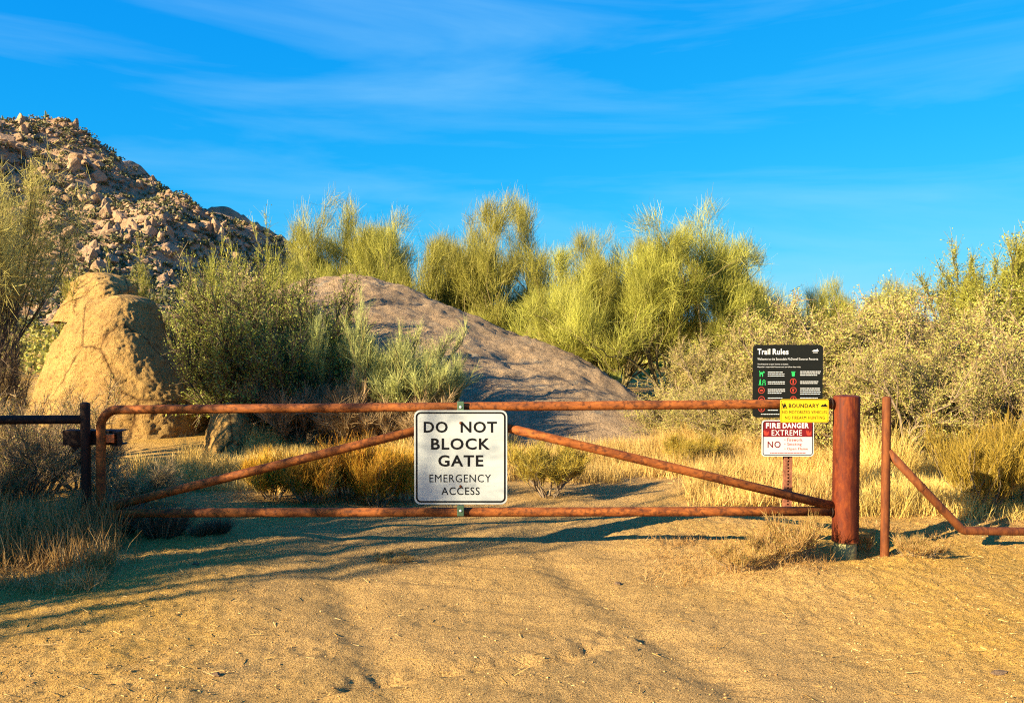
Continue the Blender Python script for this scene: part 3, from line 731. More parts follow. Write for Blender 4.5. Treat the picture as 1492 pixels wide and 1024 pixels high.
put('palo_verde_tree', PVC, 640, 19.5, 'short palo verde nestled between the two trees over the dome', 'tree', 2.9, (1.0, 1.0, 1.14))
YG = plant('yellow_bush', 41, 2.3, 2.6, 8, 4, 9000, 0.24, 0.007, 22000, 0.026, 'pv_twig', 'yellow_leaf', up=0.28, spread=0.8, twig_up=0.4, twig_rand=0.8)
put('leafy_shrub', YG, 175, 15.8, 'bright yellow green bush left of the dark leafy shrubs, above the huge boulder', 'bush', 0.0, (0.8, 0.8, 1.12))
put('leafy_shrub', YG, 395, 19.5, 'bright yellow green bush growing against the foot of the hill', 'bush', 2.2, (1.1, 1.1, 1.22))
put('leafy_shrub', YG, 335, 13.9, 'bright yellow green bush rising out of the dark shrubs between boulder and dome', 'bush', 4.4, (0.78, 0.75, 1.16))
DK = plant('dark_shrub', 51, 2.6, 2.8, 9, 4, 9000, 0.26, 0.007, 30000, 0.036, 'dark_twig', 'dark_leaf', 'dark_wood', up=0.25, spread=0.8, twig_up=0.3, twig_rand=0.9)
DK2 = plant('dark_shrub_b', 57, 2.2, 2.8, 9, 4, 9000, 0.26, 0.007, 26000, 0.040, 'dark_twig', 'dark_leaf', 'dark_wood', up=0.2, spread=0.9, twig_up=0.2, twig_rand=0.9)
put('leafy_shrub', DK, 352, 12.7, 'tall dark green leafy shrub just right of the huge boulder', 'bush', 0.5, (0.85, 0.85, 0.90))
put('leafy_shrub', DK2, 250, 13.6, 'dark shaded shrub tucked against the right side of the huge boulder', 'bush', 1.7, (0.75, 0.75, 0.78))
put('leafy_shrub', DK2, 395, 11.2, 'dense dark shrub with glossy leaves in front of the granite dome', 'bush', 3.0, (0.8, 0.75, 0.82))
put('leafy_shrub', DK, 440, 11.5, 'leafy green shrub overlapping the left side of the granite dome', 'bush', 4.1, (0.8, 0.8, 0.8))
put('leafy_shrub', DK2, 375, 11.3, 'low dark shrub behind the small squat rock', 'bush', 5.1, (0.55, 0.6, 0.62))
LM = plant('lime_shrub', 61, 1.75, 1.9, 10, 4, 18000, 0.20, 0.0045, 9000, 0.018, 'lime_twig', 'lime_twig', 'pv_bark', up=0.35, spread=0.65, twig_up=0.5, twig_rand=0.7)
put('twiggy_shrub', LM, 560, 10.6, 'pale lime green twiggy shrub in front of the granite dome', 'bush', 0.3, (0.92, 0.92, 0.86))
put('twiggy_shrub', LM, 495, 11.0, 'taller pale lime shrub leaning on the dark leaves left of the dome', 'bush', 2.0, (0.6, 0.6, 0.95))
put('twiggy_shrub', LM, 622, 10.8, 'thin pale green shrub beside the shadow on the granite dome', 'bush', 4.4, (0.55, 0.55, 0.68))
# pale tangled bushes that fill the right side
T1 = plant('tangle_a', 71, 2.2, 2.9, 10, 4, 8000, 0.22, 0.007, 46000, 0.030, 'grey_twig', 'pale_leaf', 'wood', up=0.12, spread=1.0, twig_up=0.15, twig_rand=1.2, along=0.6, wob=0.35)
T2 = plant('tangle_b', 79, 2.0, 3.0, 10, 4, 8000, 0.24, 0.007, 42000, 0.030, 'grey_twig', 'pale_leaf', 'wood', up=0.08, spread=1.1, twig_up=0.1, twig_rand=1.2, along=0.6, wob=0.4)
G = None
for px, Y_, m_, rz, s, lab in (
    (1240, 11.6, T1, 0.0, (1.0, 1.0, 0.86), 'tall pale olive tangled bush behind the gate post'),
    (1395, 10.8, T2, 1.2, (1.0, 1.0, 0.88), 'broad pale olive bush behind the bent pipe rail'),
    (1120, 12.8, T2, 2.2, (0.85, 0.85, 0.90), 'pale olive bush directly behind the trail rules sign'),
    (1330, 13.2, T1, 3.3, (1.05, 1.05, 0.86), 'greyish bush rising behind the two bushes at the narrow post'),
    (1500, 11.8, T1, 4.2, (1.0, 1.0, 0.88), 'pale bush cut by the right edge of the photo'),
    (1045, 12.6, T1, 5.0, (0.62, 0.62, 0.60), 'low pale bush left of the trail rules sign, under the feathery palo verde'),
    (1185, 9.9, T2, 0.8, (0.55, 0.55, 0.62), 'low tangled bush between the fire danger sign and the gate post'),
    (1300, 9.2, T1, 5.6, (0.6, 0.6, 0.62), 'low tangled bush directly behind the narrow post'),
    (1460, 9.0, T2, 2.8, (0.62, 0.62, 0.74), 'low pale bush over the horizontal part of the bent rail'),
    (1000, 11.6, T2, 3.9, (0.50, 0.50, 0.40), 'small olive bush at the lower right end of the granite dome'),
    (1085, 10.4, T1, 1.9, (0.48, 0.48, 0.42), 'small dry bush beneath the trail rules sign, left of its post'),):
    put('tangled_bush', m_, px, Y_, lab, 'bush', rz, s)
RT = plant('right_tree', 83, 3.5, 3.0, 7, 4, 12000, 0.30, 0.008, 42000, 0.034, 'pv_twig', 'yellow_leaf', 'dark_wood', up=0.35, spread=0.6, twig_up=0.3, twig_rand=0.9)
put('mesquite_tree', RT, 1432, 13.6, 'airy leafy tree standing above the bushes at the upper right', 'tree', 0.0, (0.86, 0.86, 0.78))
put('mesquite_tree', RT, 1520, 16.0, 'leafy tree cut by the right edge behind the airy tree', 'tree', 2.0, (0.9, 0.9, 0.8))
# left-hand tree, its trunk at the picture's edge, and the shrubs at its foot
LT = plant('left_tree', 91, 3.6, 4.4, 7, 5, 42000, 0.26, 0.005, 0, 0, 'left_tree', None, 'dark_wood', up=0.25, spread=0.75, twig_up=0.15, twig_rand=1.1, r0=0.07, droop=0.25, jit=0.09, zmin=1.75, nseg=1)
put('mesquite_tree', LT, -80, 8.6, 'straw coloured fine twigged tree cut by the left edge of the photo', 'tree', 0.9, (0.5, 0.6, 0.90))
BT = plant('bare_tree', 97, 2.5, 2.2, 4, 5, 9000, 0.20, 0.0045, 0, 0, 'dark_twig', None, 'dark_wood', up=0.2, spread=0.5, twig_up=0.1, twig_rand=1.0, r0=0.05, wob=0.35)
put('bare_shrub', BT, -30, 8.4, 'dark leafless shrub with a thick stem at the left edge of the photo', 'bush', 0.0, (0.42, 0.5, 0.95))
BR = plant('brush', 101, 1.1, 1.7, 9, 4, 9000, 0.16, 0.005, 9000, 0.016, 'grey_twig', 'pale_leaf', 'dark_wood', up=0.15, spread=1.0, twig_up=0.25, twig_rand=1.1, r0=0.02)
put('twiggy_shrub', BR, 55, 7.2, 'grey green brush under the dark rail left of the latch post', 'bush', 0.0, (0.8, 0.8, 0.85))
put('twiggy_shrub', BR, 192, 7.0, 'grey twiggy shrub seen through the left end of the gate', 'bush', 2.0, (0.46, 0.46, 0.36))
put('twiggy_shrub', BR, 110, 7.6, 'grey twiggy shrub right behind the latch post', 'bush', 4.0, (0.6, 0.6, 0.50))
put('twiggy_shrub', BR, 5, 6.4, 'low brush at the left edge over the tall dry grass', 'bush', 5.0, (0.55, 0.55, 0.72))
DB = plant('dry_brush', 107, 0.9, 1.3, 10, 4, 9000, 0.18, 0.0055, 0, 0, 'grey_twig', None, 'wood', up=0.4, spread=0.8, twig_up=0.4, twig_rand=0.8, r0=0.015)
put('dry_brush', DB, 430, 10.6, 'dry leafless brush behind the left brace of the gate', 'bush', 0.0, 1.0)
put('dry_brush', DB, 520, 10.4, 'dry brush under the pale lime shrub', 'bush', 1.9, (1.0, 1.0, 0.95))
put('dry_brush', DB, 405, 11.0, 'dry brush beside the small squat rock', 'bush', 3.9, (0.9, 0.9, 1.05))
put('dry_brush', DB, 590, 10.2, 'dry brush showing at the left edge of the do not block gate sign', 'bush', 5.2, (0.9, 0.9, 0.85))
OL = plant('olive_brush', 113, 0.8, 1.2, 10, 4, 9000, 0.14, 0.005, 5000, 0.014, 'broom_olive', 'pale_leaf', 'wood', up=0.3, spread=0.9, twig_up=0.4, twig_rand=0.9, r0=0.015)
put('twiggy_shrub', OL, 800, 7.9, 'round olive gold bush just right of the do not block gate sign', 'bush', 0.0, (0.68, 0.68, 0.62))
put('twiggy_shrub', OL, 1010, 9.2, 'small yellowish bush at the bend of the track', 'bush', 2.0, (0.6, 0.6, 0.5))
GB = plant('broom', 117, 0.55, 0.66, 16, 3, 8500, 0.13, 0.0045, 5000, 0.012, 'broom', 'broom', 'wood', up=0.4, spread=0.8, twig_up=0.7, twig_rand=0.8, r0=0.008, kids=(4, 5), jit=0.03, nseg=1)
for px, Y_, rz, s, lab in (
    (395, 7.45, 0.0, (0.80, 0.80, 0.66), 'orange gold bush, first from the left in the row behind the left brace'),
    (450, 7.3, 1.0, (0.85, 0.85, 0.72), 'orange gold bush, second from the left in the row behind the left brace'),
    (505, 7.6, 2.0, (0.95, 0.95, 0.86), 'orange gold bush with green tinge in the middle of the row behind the left brace'),
    (548, 7.4, 3.0, (0.8, 0.8, 0.84), 'orange gold bush, second from the do not block gate sign'),
    (590, 7.6, 4.0, (0.8, 0.8, 0.80), 'orange gold bush touching the left side of the do not block gate sign'),
    ):
    put('golden_bush', GB, px, Y_, lab, 'bush', rz, s)
GB2 = plant('broom_tall', 119, 0.75, 0.85, 16, 3, 9000, 0.15, 0.0045, 6000, 0.012, 'broom_olive', 'broom_olive', 'wood', up=0.45, spread=0.7, twig_up=0.7, twig_rand=0.8, r0=0.008, kids=(4, 5), jit=0.03, nseg=1)
put('golden_bush', GB2, 1440, 7.0, 'large olive gold bush above the horizontal part of the bent rail', 'bush', 5.0, (0.85, 0.85, 0.88))
put('golden_bush', GB2, 1492, 7.3, 'large olive gold bush cut by the right edge of the photo', 'bush', 1.8, (0.95, 0.95, 0.98))
WD = plant('weed', 121, 0.26, 0.46, 12, 3, 1900, 0.08, 0.0035, 1500, 0.009, 'straw_brown', 'pale_leaf', 'wood', up=0.5, spread=0.8, twig_up=0.5, twig_rand=0.8, r0=0.004)
for px, Y_, rz, s, lab in (
    (1160, 5.62, 0.0, (0.75, 0.75, 1.0), 'knee high dry weed at the left foot of the gate post'),
    (1130, 5.50, 1.0, (0.8, 0.8, 0.75), 'low dry weed left of the weed at the gate post'),
    (1080, 5.35, 2.0, (0.75, 0.75, 0.55), 'flat dry weed farthest left of the gate post'),
    (1330, 5.66, 3.0, (0.45, 0.45, 0.55), 'small grey weed at the right foot of the narrow post'),
    (1262, 5.90, 4.0, (0.35, 0.35, 0.6), 'small weed between the gate post and the narrow post'),
    (1350, 5.52, 5.0, (0.6, 0.6, 0.4), 'low weed right of the narrow post'),
    (575, 5.7, 5.0, (0.6, 0.6, 0.2), 'flattened dry weed on the track left below the sign'),):
    put('dry_weed', WD, px, Y_, lab, 'weed', rz, s)
def clump(name, seed, n, H, rad, mat, w=0.005):
    """a tussock: blades fanning from one base, the outer ones leaning out"""
    R = np.random.RandomState(seed); a = R.rand(n) * 2 * PI; r = np.sqrt(R.rand(n)) * rad
    P = np.stack([np.cos(a) * r, np.sin(a) * r, np.full(n, -0.01)], 1)
    D = P * np.array([1, 1, 0]) / rad * (0.45 + 0.4 * R.rand(n, 1)) + R.normal(size=(n, 3)) * 0.13; D[:, 2] = 1
    V, Fq = ribbons(P, D, H * (0.35 + 0.7 * R.rand(n)), w * (0.6 + 0.8 * R.rand(n)), nseg=2, r=R, taper=0.15, droop=0.15)
    me = mesh_np(name, V, Fq, rnd=np.repeat(R.beta(2, 2, n), 2)); me.materials.append(M[mat]); return {'blades': me}
DT = clump('dark_tuft', 127, 700, 0.30, 0.11, 'dark_twig', 0.006)
put('grass_tuft', DT, 235, 6.15, 'dark bristly tuft under the left end of the gate', 'grass tuft', 0.0, (1.0, 1.0, 0.95))
put('grass_tuft', DT, 160, 6.2, 'dark bristly tuft at the foot of the gate upright', 'grass tuft', 2.0, (1.2, 1.2, 1.3))
put('grass_tuft', DT, 315, 6.3, 'small reddish dark tuft right of the bristly tuft under the gate', 'grass tuft', 4.0, (0.6, 0.6, 0.5))
put('grass_tuft', DT, 290, 6.2, 'smallest dark tuft, low beside the bristly tuft under the gate', 'grass tuft', 5.0, (0.5, 0.5, 0.42))

# trees left of the frame whose dappled shade falls over the gate's left end and the track
SH = plant('shade_tree', 131, 3.6, 3.6, 5, 4, 14000, 0.30, 0.008, 0, 0, 'pv_twig', None, 'dark_wood', up=0.3, spread=0.6, twig_up=0.2, twig_rand=0.9, r0=0.05)
for x, y, rz, s, lab in ((-6.5, 2.35, 0.0, (0.85, 0.66, 0.98), 'nearer palo verde standing left of the frame'),):
    put('palo_verde_tree', SH, 0, y, lab, 'tree', rz, s, x=x)

put('leafy_shrub', DK2, 0, 4.68, 'dense dark shrub added out of view to shade the gate left end', 'bush', 1.0, (0.58, 0.50, 1.02), x=-4.75)  # unseen shrub, added to cast shade on the gate's left end

# far scrub all round behind the trees
Pc = []
for k in range(1100):
    Y_ = R.uniform(23, 55); x = R.uniform(-1.0, 1.0) * (Y_ * 0.75 + 6); s = R.uniform(0.8, 1.9); n = 42
    q = unit(R.normal(size=(n, 3))) * (R.rand(n, 1) ** 0.4) * np.array([s, s, s * 0.9]); q[:, 2] = np.abs(q[:, 2])
    Pc.append(q + np.array([x, Y_, gz(x, Y_)]))
Pc = np.concatenate(Pc); V, Fq = leaves(Pc, R.normal(size=Pc.shape), 0.17, R, 0.6)
tag(link('desert_scrub', mesh_np('desert_scrub', V, Fq, rnd=R.rand(len(Fq))), M['pv_twig']), 'olive desert scrub on the flats beyond the palo verde trees', 'scrub', kind='stuff')

# ------------------------------------------------------------------ grass (stuff)
def grass(name, regions, mat, label, seed, w=0.005):
    """regions: (px0, px1, Y0, Y1, n, length, lean)"""
    R = np.random.RandomState(seed); Vs = []
    Fs = []; rn = []; off = 0
    for (p0, p1, Y0, Y1, n, L, lean) in regions:
        y = R.uniform(Y0, Y1, n); x0 = (p0 - 746) / F * y; x1 = (p1 - 746) / F * y; x = x0 + (x1 - x0) * R.rand(n)
        # clumping
        nc = max(3, n // 45); ci = R.randint(0, n, nc); j = R.randint(0, nc, n); k = R.rand(n) < 0.8
        x = np.where(k, x[ci][j] + R.normal(size=n) * 0.06, x); y = np.where(k, y[ci][j] + R.normal(size=n) * 0.06, y)
        P = np.stack([x, y, gh(x, y) - 0.01], 1)
        hN = 0.6 + 0.5 * noise2(x * 2.1, y * 2.1, seed)
        D = R.normal(size=(n, 3)) * lean; D[:, 2] = 1.0
        V, Fq = ribbons(P, D, L * np.clip(hN, 0.3, 1.2) * (0.5 + 0.6 * R.rand(n)), w * (0.6 + 0.7 * R.rand(n)), nseg=2, r=R, taper=0.15, droop=0.18)
        Vs.append(V); Fs.append(Fq + off); off += len(V); rn.append(np.repeat(R.beta(2, 2, n), 2))
    o = link(name, mesh_np(name, np.concatenate(Vs), np.concatenate(Fs), rnd=np.concatenate(rn)), M[mat])
    return tag(o, label, 'grass', kind='stuff')
grass('dry_grass', [(-90, 165, 5.3, 6.6, 6500, 0.62, 0.22), (-90, 130, 4.9, 5.6, 2200, 0.34, 0.5), (-90, 60, 6.4, 7.4, 1500, 0.7, 0.2)], 'straw_brown', 'tall brown dry grass in front of the latch post at the left edge', 1, 0.0055)
grass('yellow_grass', [(270, 480, 8.3, 9.4, 8000, 0.38, 0.2), (355, 480, 9.4, 10.4, 5500, 0.45, 0.2), (190, 420, 7.7, 8.8, 6500, 0.30, 0.25), (380, 640, 8.0, 10.2, 8000, 0.36, 0.25)], 'straw', 'bright yellow dry grass behind the left half of the gate', 2, 0.006)
grass('yellow_grass', [(700, 900, 8.6, 10.8, 8500, 0.48, 0.22), (880, 1110, 8.9, 11.0, 9000, 0.46, 0.25), (1010, 1215, 7.3, 9.4, 9500, 0.46, 0.28), (960, 1140, 9.5, 11.5, 4500, 0.55, 0.3)], 'straw', 'yellow dry grass along the bend of the track behind the right half of the gate', 3, 0.006)
grass('yellow_grass', [(1240, 1420, 6.8, 8.6, 7500, 0.55, 0.25), (1400, 1560, 6.6, 8.4, 3800, 0.42, 0.28), (1230, 1330, 8.3, 9.2, 1800, 0.75, 0.22)], 'straw', 'yellow dry grass behind the narrow post and bent rail', 4, 0.0055)
grass('low_grass', [(940, 1200, 5.2, 6.2, 2300, 0.11, 0.5), (1235, 1560, 6.0, 6.9, 1500, 0.10, 0.5), (1310, 1420, 5.3, 5.8, 350, 0.06, 0.6), (120, 360, 6.0, 7.6, 900, 0.12, 0.5), (500, 640, 5.5, 5.9, 200, 0.05, 0.7)], 'straw_brown', 'short sparse dry grass scattered round the gate post and posts', 5, 0.004)

# straw litter and gravel lying on the ground
def scatter_litter(n, seed):
    R = np.random.RandomState(seed); y = 3.0 + R.rand(n) ** 1.4 * 6.5; x = (R.rand(n) * 2 - 1) * (0.62 * y + 0.6)
    keep = R.rand(n) > 0.75 * track_mask(x, y); x, y = x[keep], y[keep]; n = len(x)
    P = np.stack([x, y, gh(x, y) + 0.006], 1); D = R.normal(size=(n, 3)); D[:, 2] *= 0.12
    V, Fq = ribbons(P, D, 0.02 + 0.07 * R.rand(n) ** 2, 0.0035, nseg=1, r=R, taper=0.5)
    return mesh_np('straw_litter', V, Fq, rnd=R.rand(n))
tag(link('straw_litter', scatter_litter(6500, 6), M['straw_brown']), 'bits of straw and twig littering the dirt', 'litter', kind='stuff')
def gravel(n, seed):
    R = np.random.RandomState(seed); y = 2.9 + R.rand(n) ** 1.6 * 6.0; x = (R.rand(n) * 2 - 1) * (0.62 * y + 0.6)
    keep = R.rand(n) > 0.7 * track_mask(x, y); x, y = x[keep], y[keep]; n = len(x)
    V0 = np.array([[1, 0, 0], [-1, 0, 0], [0, 1, 0], [0, -1, 0], [0, 0, 1], [0, 0, -1]], float)
    F0 = np.array([[0, 2, 4], [2, 1, 4], [1, 3, 4], [3, 0, 4], [2, 0, 5], [1, 2, 5], [3, 1, 5], [0, 3, 5]])
    s = 0.0022 + R.rand(n) ** 6 * 0.006; a = R.rand(n) * 6.28
    base = V0[None] * (0.7 + 0.5 * R.rand(n, len(V0), 1)) * (np.stack([s, s * (0.6 + 0.6 * R.rand(n)), s * (0.5 + 0.4 * R.rand(n))], 1))[:, None, :]
    ca, sa = np.cos(a)[:, None], np.sin(a)[:, None]
    X = base[..., 0] * ca - base[..., 1] * sa; Y = base[..., 0] * sa + base[..., 1] * ca
    V = np.stack([X + x[:, None], Y + y[:, None], base[..., 2] + (gh(x, y) + s * 0.25)[:, None]], -1).reshape(-1, 3)
    Fq = (F0[None] + (np.arange(n) * len(V0))[:, None, None]).reshape(-1, 3)
    return mesh_np('gravel', V, Fq, rnd=np.repeat(R.beta(2, 2, n), len(F0)))
tag(link('gravel', gravel(26000, 8), M['pebble']), 'fine gravel and pebbles strewn over the dirt', 'gravel', kind='stuff')
# a few larger stones that can be told apart
for k, (px, py, s, lab) in enumerate(((1455, 980, 0.030, 'flat pale stone near the lower right corner'), (900, 843, 0.022, 'small stone lying in the sun right of the shaded track'),
        (316, 985, 0.020, 'small dark stone on the dirt in the lower left'), (285, 829, 0.020, 'small stone in the shade at the left of the track'))):
    Y_ = F * CAMZ / (py - 470); X = at(px, py, Y_).x
    o = link('stone', mesh_np('stone', *rock(300 + k, 2, 9, (1.3, 0.9, 0.5), 0.03)), M['boulder_tan']); o.location = (X, Y_, gz(X, Y_) + s * 0.2); o.scale = (s, s, s); o.rotation_euler = (0, 0, k * 1.3)
    tag(o, lab, 'stone')

# ------------------------------------------------------------------ pipes and posts
def pipe_mesh(name, pts, rad, mat, sides=20, caps=True, closed_smooth=True):
    pts = np.array([p[:] for p in pts], float); V, Fq = tubes([(pts, np.full(len(pts), rad))], sides)
    fl = Fq.tolist(); k = len(pts)
    if caps:
        fl.append(list(range(sides))[::-1]); fl.append([(k - 1) * sides + q for q in range(sides)])
    me = bpy.data.meshes.new(name); me.from_pydata(V.tolist(), [], fl); me.update()
    for p in me.polygons: p.use_smooth = len(p.vertices) == 4
    me.materials.append(mat); return me
def vpost_mesh(name, rad, z0, z1, mat, dome=0.0, sides=32):
    """hand-lathed vertical pipe with a slightly rounded, closed top"""
    prof = [(rad, z0), (rad, z0 + 0.3 * (z1 - z0)), (rad, z0 + 0.7 * (z1 - z0)), (rad, z1 - 0.006), (rad * 0.97, z1 - 0.001), (rad * 0.85, z1 + dome * 0.5), (rad * 0.4, z1 + dome)]
    bm = bmesh.new(); rings = []
    for r_, z in prof: rings.append([bm.verts.new((r_ * math.cos(2 * PI * q / sides), r_ * math.sin(2 * PI * q / sides), z)) for q in range(sides)])
    for a, b in zip(rings, rings[1:]):
        for q in range(sides): f = bm.faces.new((a[q], a[(q + 1) % sides], b[(q + 1) % sides], b[q])); f.smooth = True
    bm.faces.new(rings[-1]); me = bpy.data.meshes.new(name); bm.to_mesh(me); bm.free(); me.materials.append(mat); return me
def box_mesh(name, boxes, mat, bevel=0.0):
    bm = bmesh.new()
    for (x0, x1, y0, y1, z0, z1) in boxes:
        bmesh.ops.create_cube(bm, size=1.0, matrix=Matrix.Translation(((x0 + x1) / 2, (y0 + y1) / 2, (z0 + z1) / 2)) @ Matrix.Diagonal((x1 - x0, y1 - y0, z1 - z0, 1)))
    if bevel: bmesh.ops.bevel(bm, geom=list(bm.edges), offset=bevel, segments=2, affect='EDGES', profile=0.6)
    me = bpy.data.meshes.new(name); bm.to_mesh(me); bm.free(); me.materials.append(mat); return me

# the gate: local frame at its left foot, x along the gate
gp = lambda px, py: at(px, py, lerp(5.98, 5.78, (px - 147) / (1215 - 147)))
gate_o = gp(147, 800); gate = empty('pipe_gate', gate_o, 0.0, 'long rusty pipe swing gate with two diagonal braces across the dirt track', 'gate')
def loc(v): return Vector(v) - gate_o
rp = 0.0305
tl, tr_ = loc(gp(147, 597)), loc(gp(1214, 588)); bl, br = loc(gp(147, 747)), loc(gp(1214, 744.5))
pts = [tr_ + (tl - tr_) * t for t in (0, 0.1, 0.22, 0.35, 0.5, 0.65, 0.8, 0.9)]
ux = (tl - tr_).normalized(); dn = (bl - tl).normalized(); rc = 0.115
for a in np.linspace(0, PI / 2, 8): pts.append(tl - ux * rc + dn * rc + ux * rc * math.sin(a) - dn * rc * math.cos(a))
for t in (0.35, 0.6): pts.append(lerp(tl, bl, t))
ux2 = (bl - br).normalized(); rc2 = 0.10
for a in np.linspace(0, PI / 2, 8): pts.append(bl - ux2 * rc2 - dn * rc2 + ux2 * rc2 * math.cos(a) + dn * rc2 * math.sin(a))
for t in (0.1, 0.25, 0.4, 0.55, 0.7, 0.85, 1.0): pts.append(lerp(bl, br, t))
link('frame', pipe_mesh('frame', pts, rp, M['rust']), parent=gate)
mid_l, mid_r = loc(gp(640, 617)), loc(gp(705, 617))
a0, a1 = loc(gp(152, 740)), loc(gp(668, 612)); link('brace', pipe_mesh('brace', [lerp(a0, a1, t) for t in (0, .3, .6, 1)], rp * 0.98, M['rust']), parent=gate)
a0, a1 = loc(gp(672, 607)), loc(gp(1214, 737)); link('brace', pipe_mesh('brace', [lerp(a0, a1, t) for t in (0, .3, .6, 1)], rp * 0.98, M['rust']), parent=gate)
for q in (tr_, br):      # weld beads where the rails meet the sleeve
    V, Fq = tubes([(np.array([q + Vector((rp * 1.12 * math.cos(a) * 0 - 0.012, rp * 1.12 * math.cos(a), rp * 1.12 * math.sin(a))) for a in np.linspace(0, 2 * PI, 17)]), np.full(17, 0.005))], 6)
    me = mesh_np('weld_bead', V, Fq, True); me.materials.append(M['rust_dark_shaded']); link('weld_bead', me, parent=gate)

# gate post: rusty red sleeve turning on a green patinated pipe
pb = at(1231, 815, 5.78); gpost = empty('gate_post', (pb.x, pb.y, 0.0), 0.0, 'thick red rusty gate post with a green base at the right end of the gate', 'post')
zt, zc, zb = at(1231, 577, 5.78).z, at(1231, 788, 5.78).z, at(1231, 815, 5.78).z - 0.25
link('sleeve', vpost_mesh('sleeve', 0.0835, zc, zt, M['rust_red'], 0.006, 40), parent=gpost)
link('base_pipe', vpost_mesh('base_pipe', 0.071, zb, zc + 0.03, M['green_steel'], 0.0, 36), parent=gpost)
V, Fq = tubes([(np.array([[0.0825 * math.cos(a), 0.0825 * math.sin(a), zc + 0.004] for a in np.linspace(0, 2 * PI, 33)]), np.full(33, 0.004))], 6)
me = mesh_np('collar', V, Fq, True); me.materials.append(M['rust_brown']); link('collar', me, parent=gpost)

# narrow post with bent rail to the right
q0 = at(1289, 808, 5.80); ft = empty('pipe_fence', (q0.x, q0.y, 0.0), 0.0, 'narrow brown pipe post with a rail that slants down and bends level to the right', 'fence')
fo = Vector((q0.x, q0.y, 0.0))
link('post', vpost_mesh('post', 0.0285, q0.z - 0.3, at(1289, 579, 5.80).z, M['rust_brown'], 0.008, 24), parent=ft)
b0, b1, b2 = at(1291, 655, 5.80) - fo, at(1403, 773, 5.84) - fo, at(1700, 776, 5.95) - fo
link('rail', pipe_mesh('rail', [b0, lerp(b0, b1, .5), lerp(b0, b1, .985), b1 + Vector((0.012, 0, 0)), lerp(b1, b2, .5), b2], 0.0275, M['rust_brown'], 18), parent=ft)
V, Fq = tubes([(np.array([lerp(b0, b1, .45)[:], lerp(b0, b1, .47)[:]]), np.array([0.030, 0.030]))], 14)
me = mesh_np('coupling', V, Fq, True); me.materials.append(M['rust_brown']); link('coupling', me, parent=ft)
q1 = b2; link('post', vpost_mesh('end_post', 0.0285, -0.2, 0.95, M['rust_brown'], 0.008, 24), parent=ft).location = (b2.x, b2.y, 0)

# latch post on the left with its rail and the welded latch box
l0 = at(127, 780, 6.00); lf = empty('latch_post', (l0.x, l0.y, 0.0), 0.0, 'shade-darkened pipe post with side rail and latch box at the gate left end', 'post'); lo = Vector((l0.x, l0.y, 0))
link('post', vpost_mesh('post', 0.0315, -0.3, at(127, 588, 6.0).z, M['rust_dark_shaded'], 0.010, 24), parent=lf)
c0, c1 = at(127, 611, 6.0) - lo, at(-330, 613, 6.1) - lo
link('rail', pipe_mesh('rail', [c0, lerp(c0, c1, .3), lerp(c0, c1, .6), c1], 0.0300, M['rust_dark_shaded'], 18), parent=lf)
link('post', vpost_mesh('post', 0.0315, -0.3, 1.0, M['rust_dark_shaded'], 0.010, 24), parent=lf).location = (c1.x, c1.y, 0)
bx0, bx1 = at(93, 638, 6.05).x - lo.x, at(179, 638, 6.05).x - lo.x; bz1, bz0 = at(93, 627, 6.05).z, at(93, 648, 6.05).z; th = 0.006
link('latch_box', box_mesh('latch_box', [(bx0, bx1, 0.036, 0.036 + th, bz0, bz1), (bx0, bx1, 0.042, 0.14, bz1 - th, bz1), (bx0, bx1, 0.042, 0.14, bz0, bz0 + th),
                                          (bx0, bx0 + th, 0.043, 0.139, bz0 + th, bz1 - th), (bx1 - 0.034, bx1, -0.030, 0.036, bz1 - th, bz1), (bx1 - 0.034, bx1, -0.030, 0.036, bz0, bz0 + th), (bx1 - th, bx1, -0.030, 0.036, bz0 + th, bz1 - th)], M['rust_dark_shaded']), parent=lf)
gx0, gx1 = at(100, 650, 6.05).x - lo.x, at(119, 650, 6.05).x - lo.x; gz1_, gz0_ = bz0, at(100, 657, 6.05).z
me = bpy.data.meshes.new('gusset'); me.from_pydata([(gx0, 0.05, gz1_), (gx1, 0.05, gz1_), ((gx0 + gx1) / 2, 0.05, gz0_), (gx0, 0.058, gz1_), (gx1, 0.058, gz1_), ((gx0 + gx1) / 2, 0.058, gz0_)], [], [(0, 2, 1), (3, 4, 5), (0, 1, 4, 3), (1, 2, 5, 4), (2, 0, 3, 5)]); me.materials.append(M['rust_dark_shaded']); me.update()
link('gusset', me, parent=lf)
link('latch_bar', box_mesh('latch_bar', [(at(158, 630, 6.05).x - lo.x, at(172, 630, 6.05).x - lo.x, -0.01, 0.03, at(0, 643, 6.05).z, at(0, 631, 6.05).z)], plain('lit_orange_rust', (0.55, 0.13, 0.03), 0.6, 0.3), 0.003), parent=lf)  # rust brightened to paint the orange glow inside the latch box

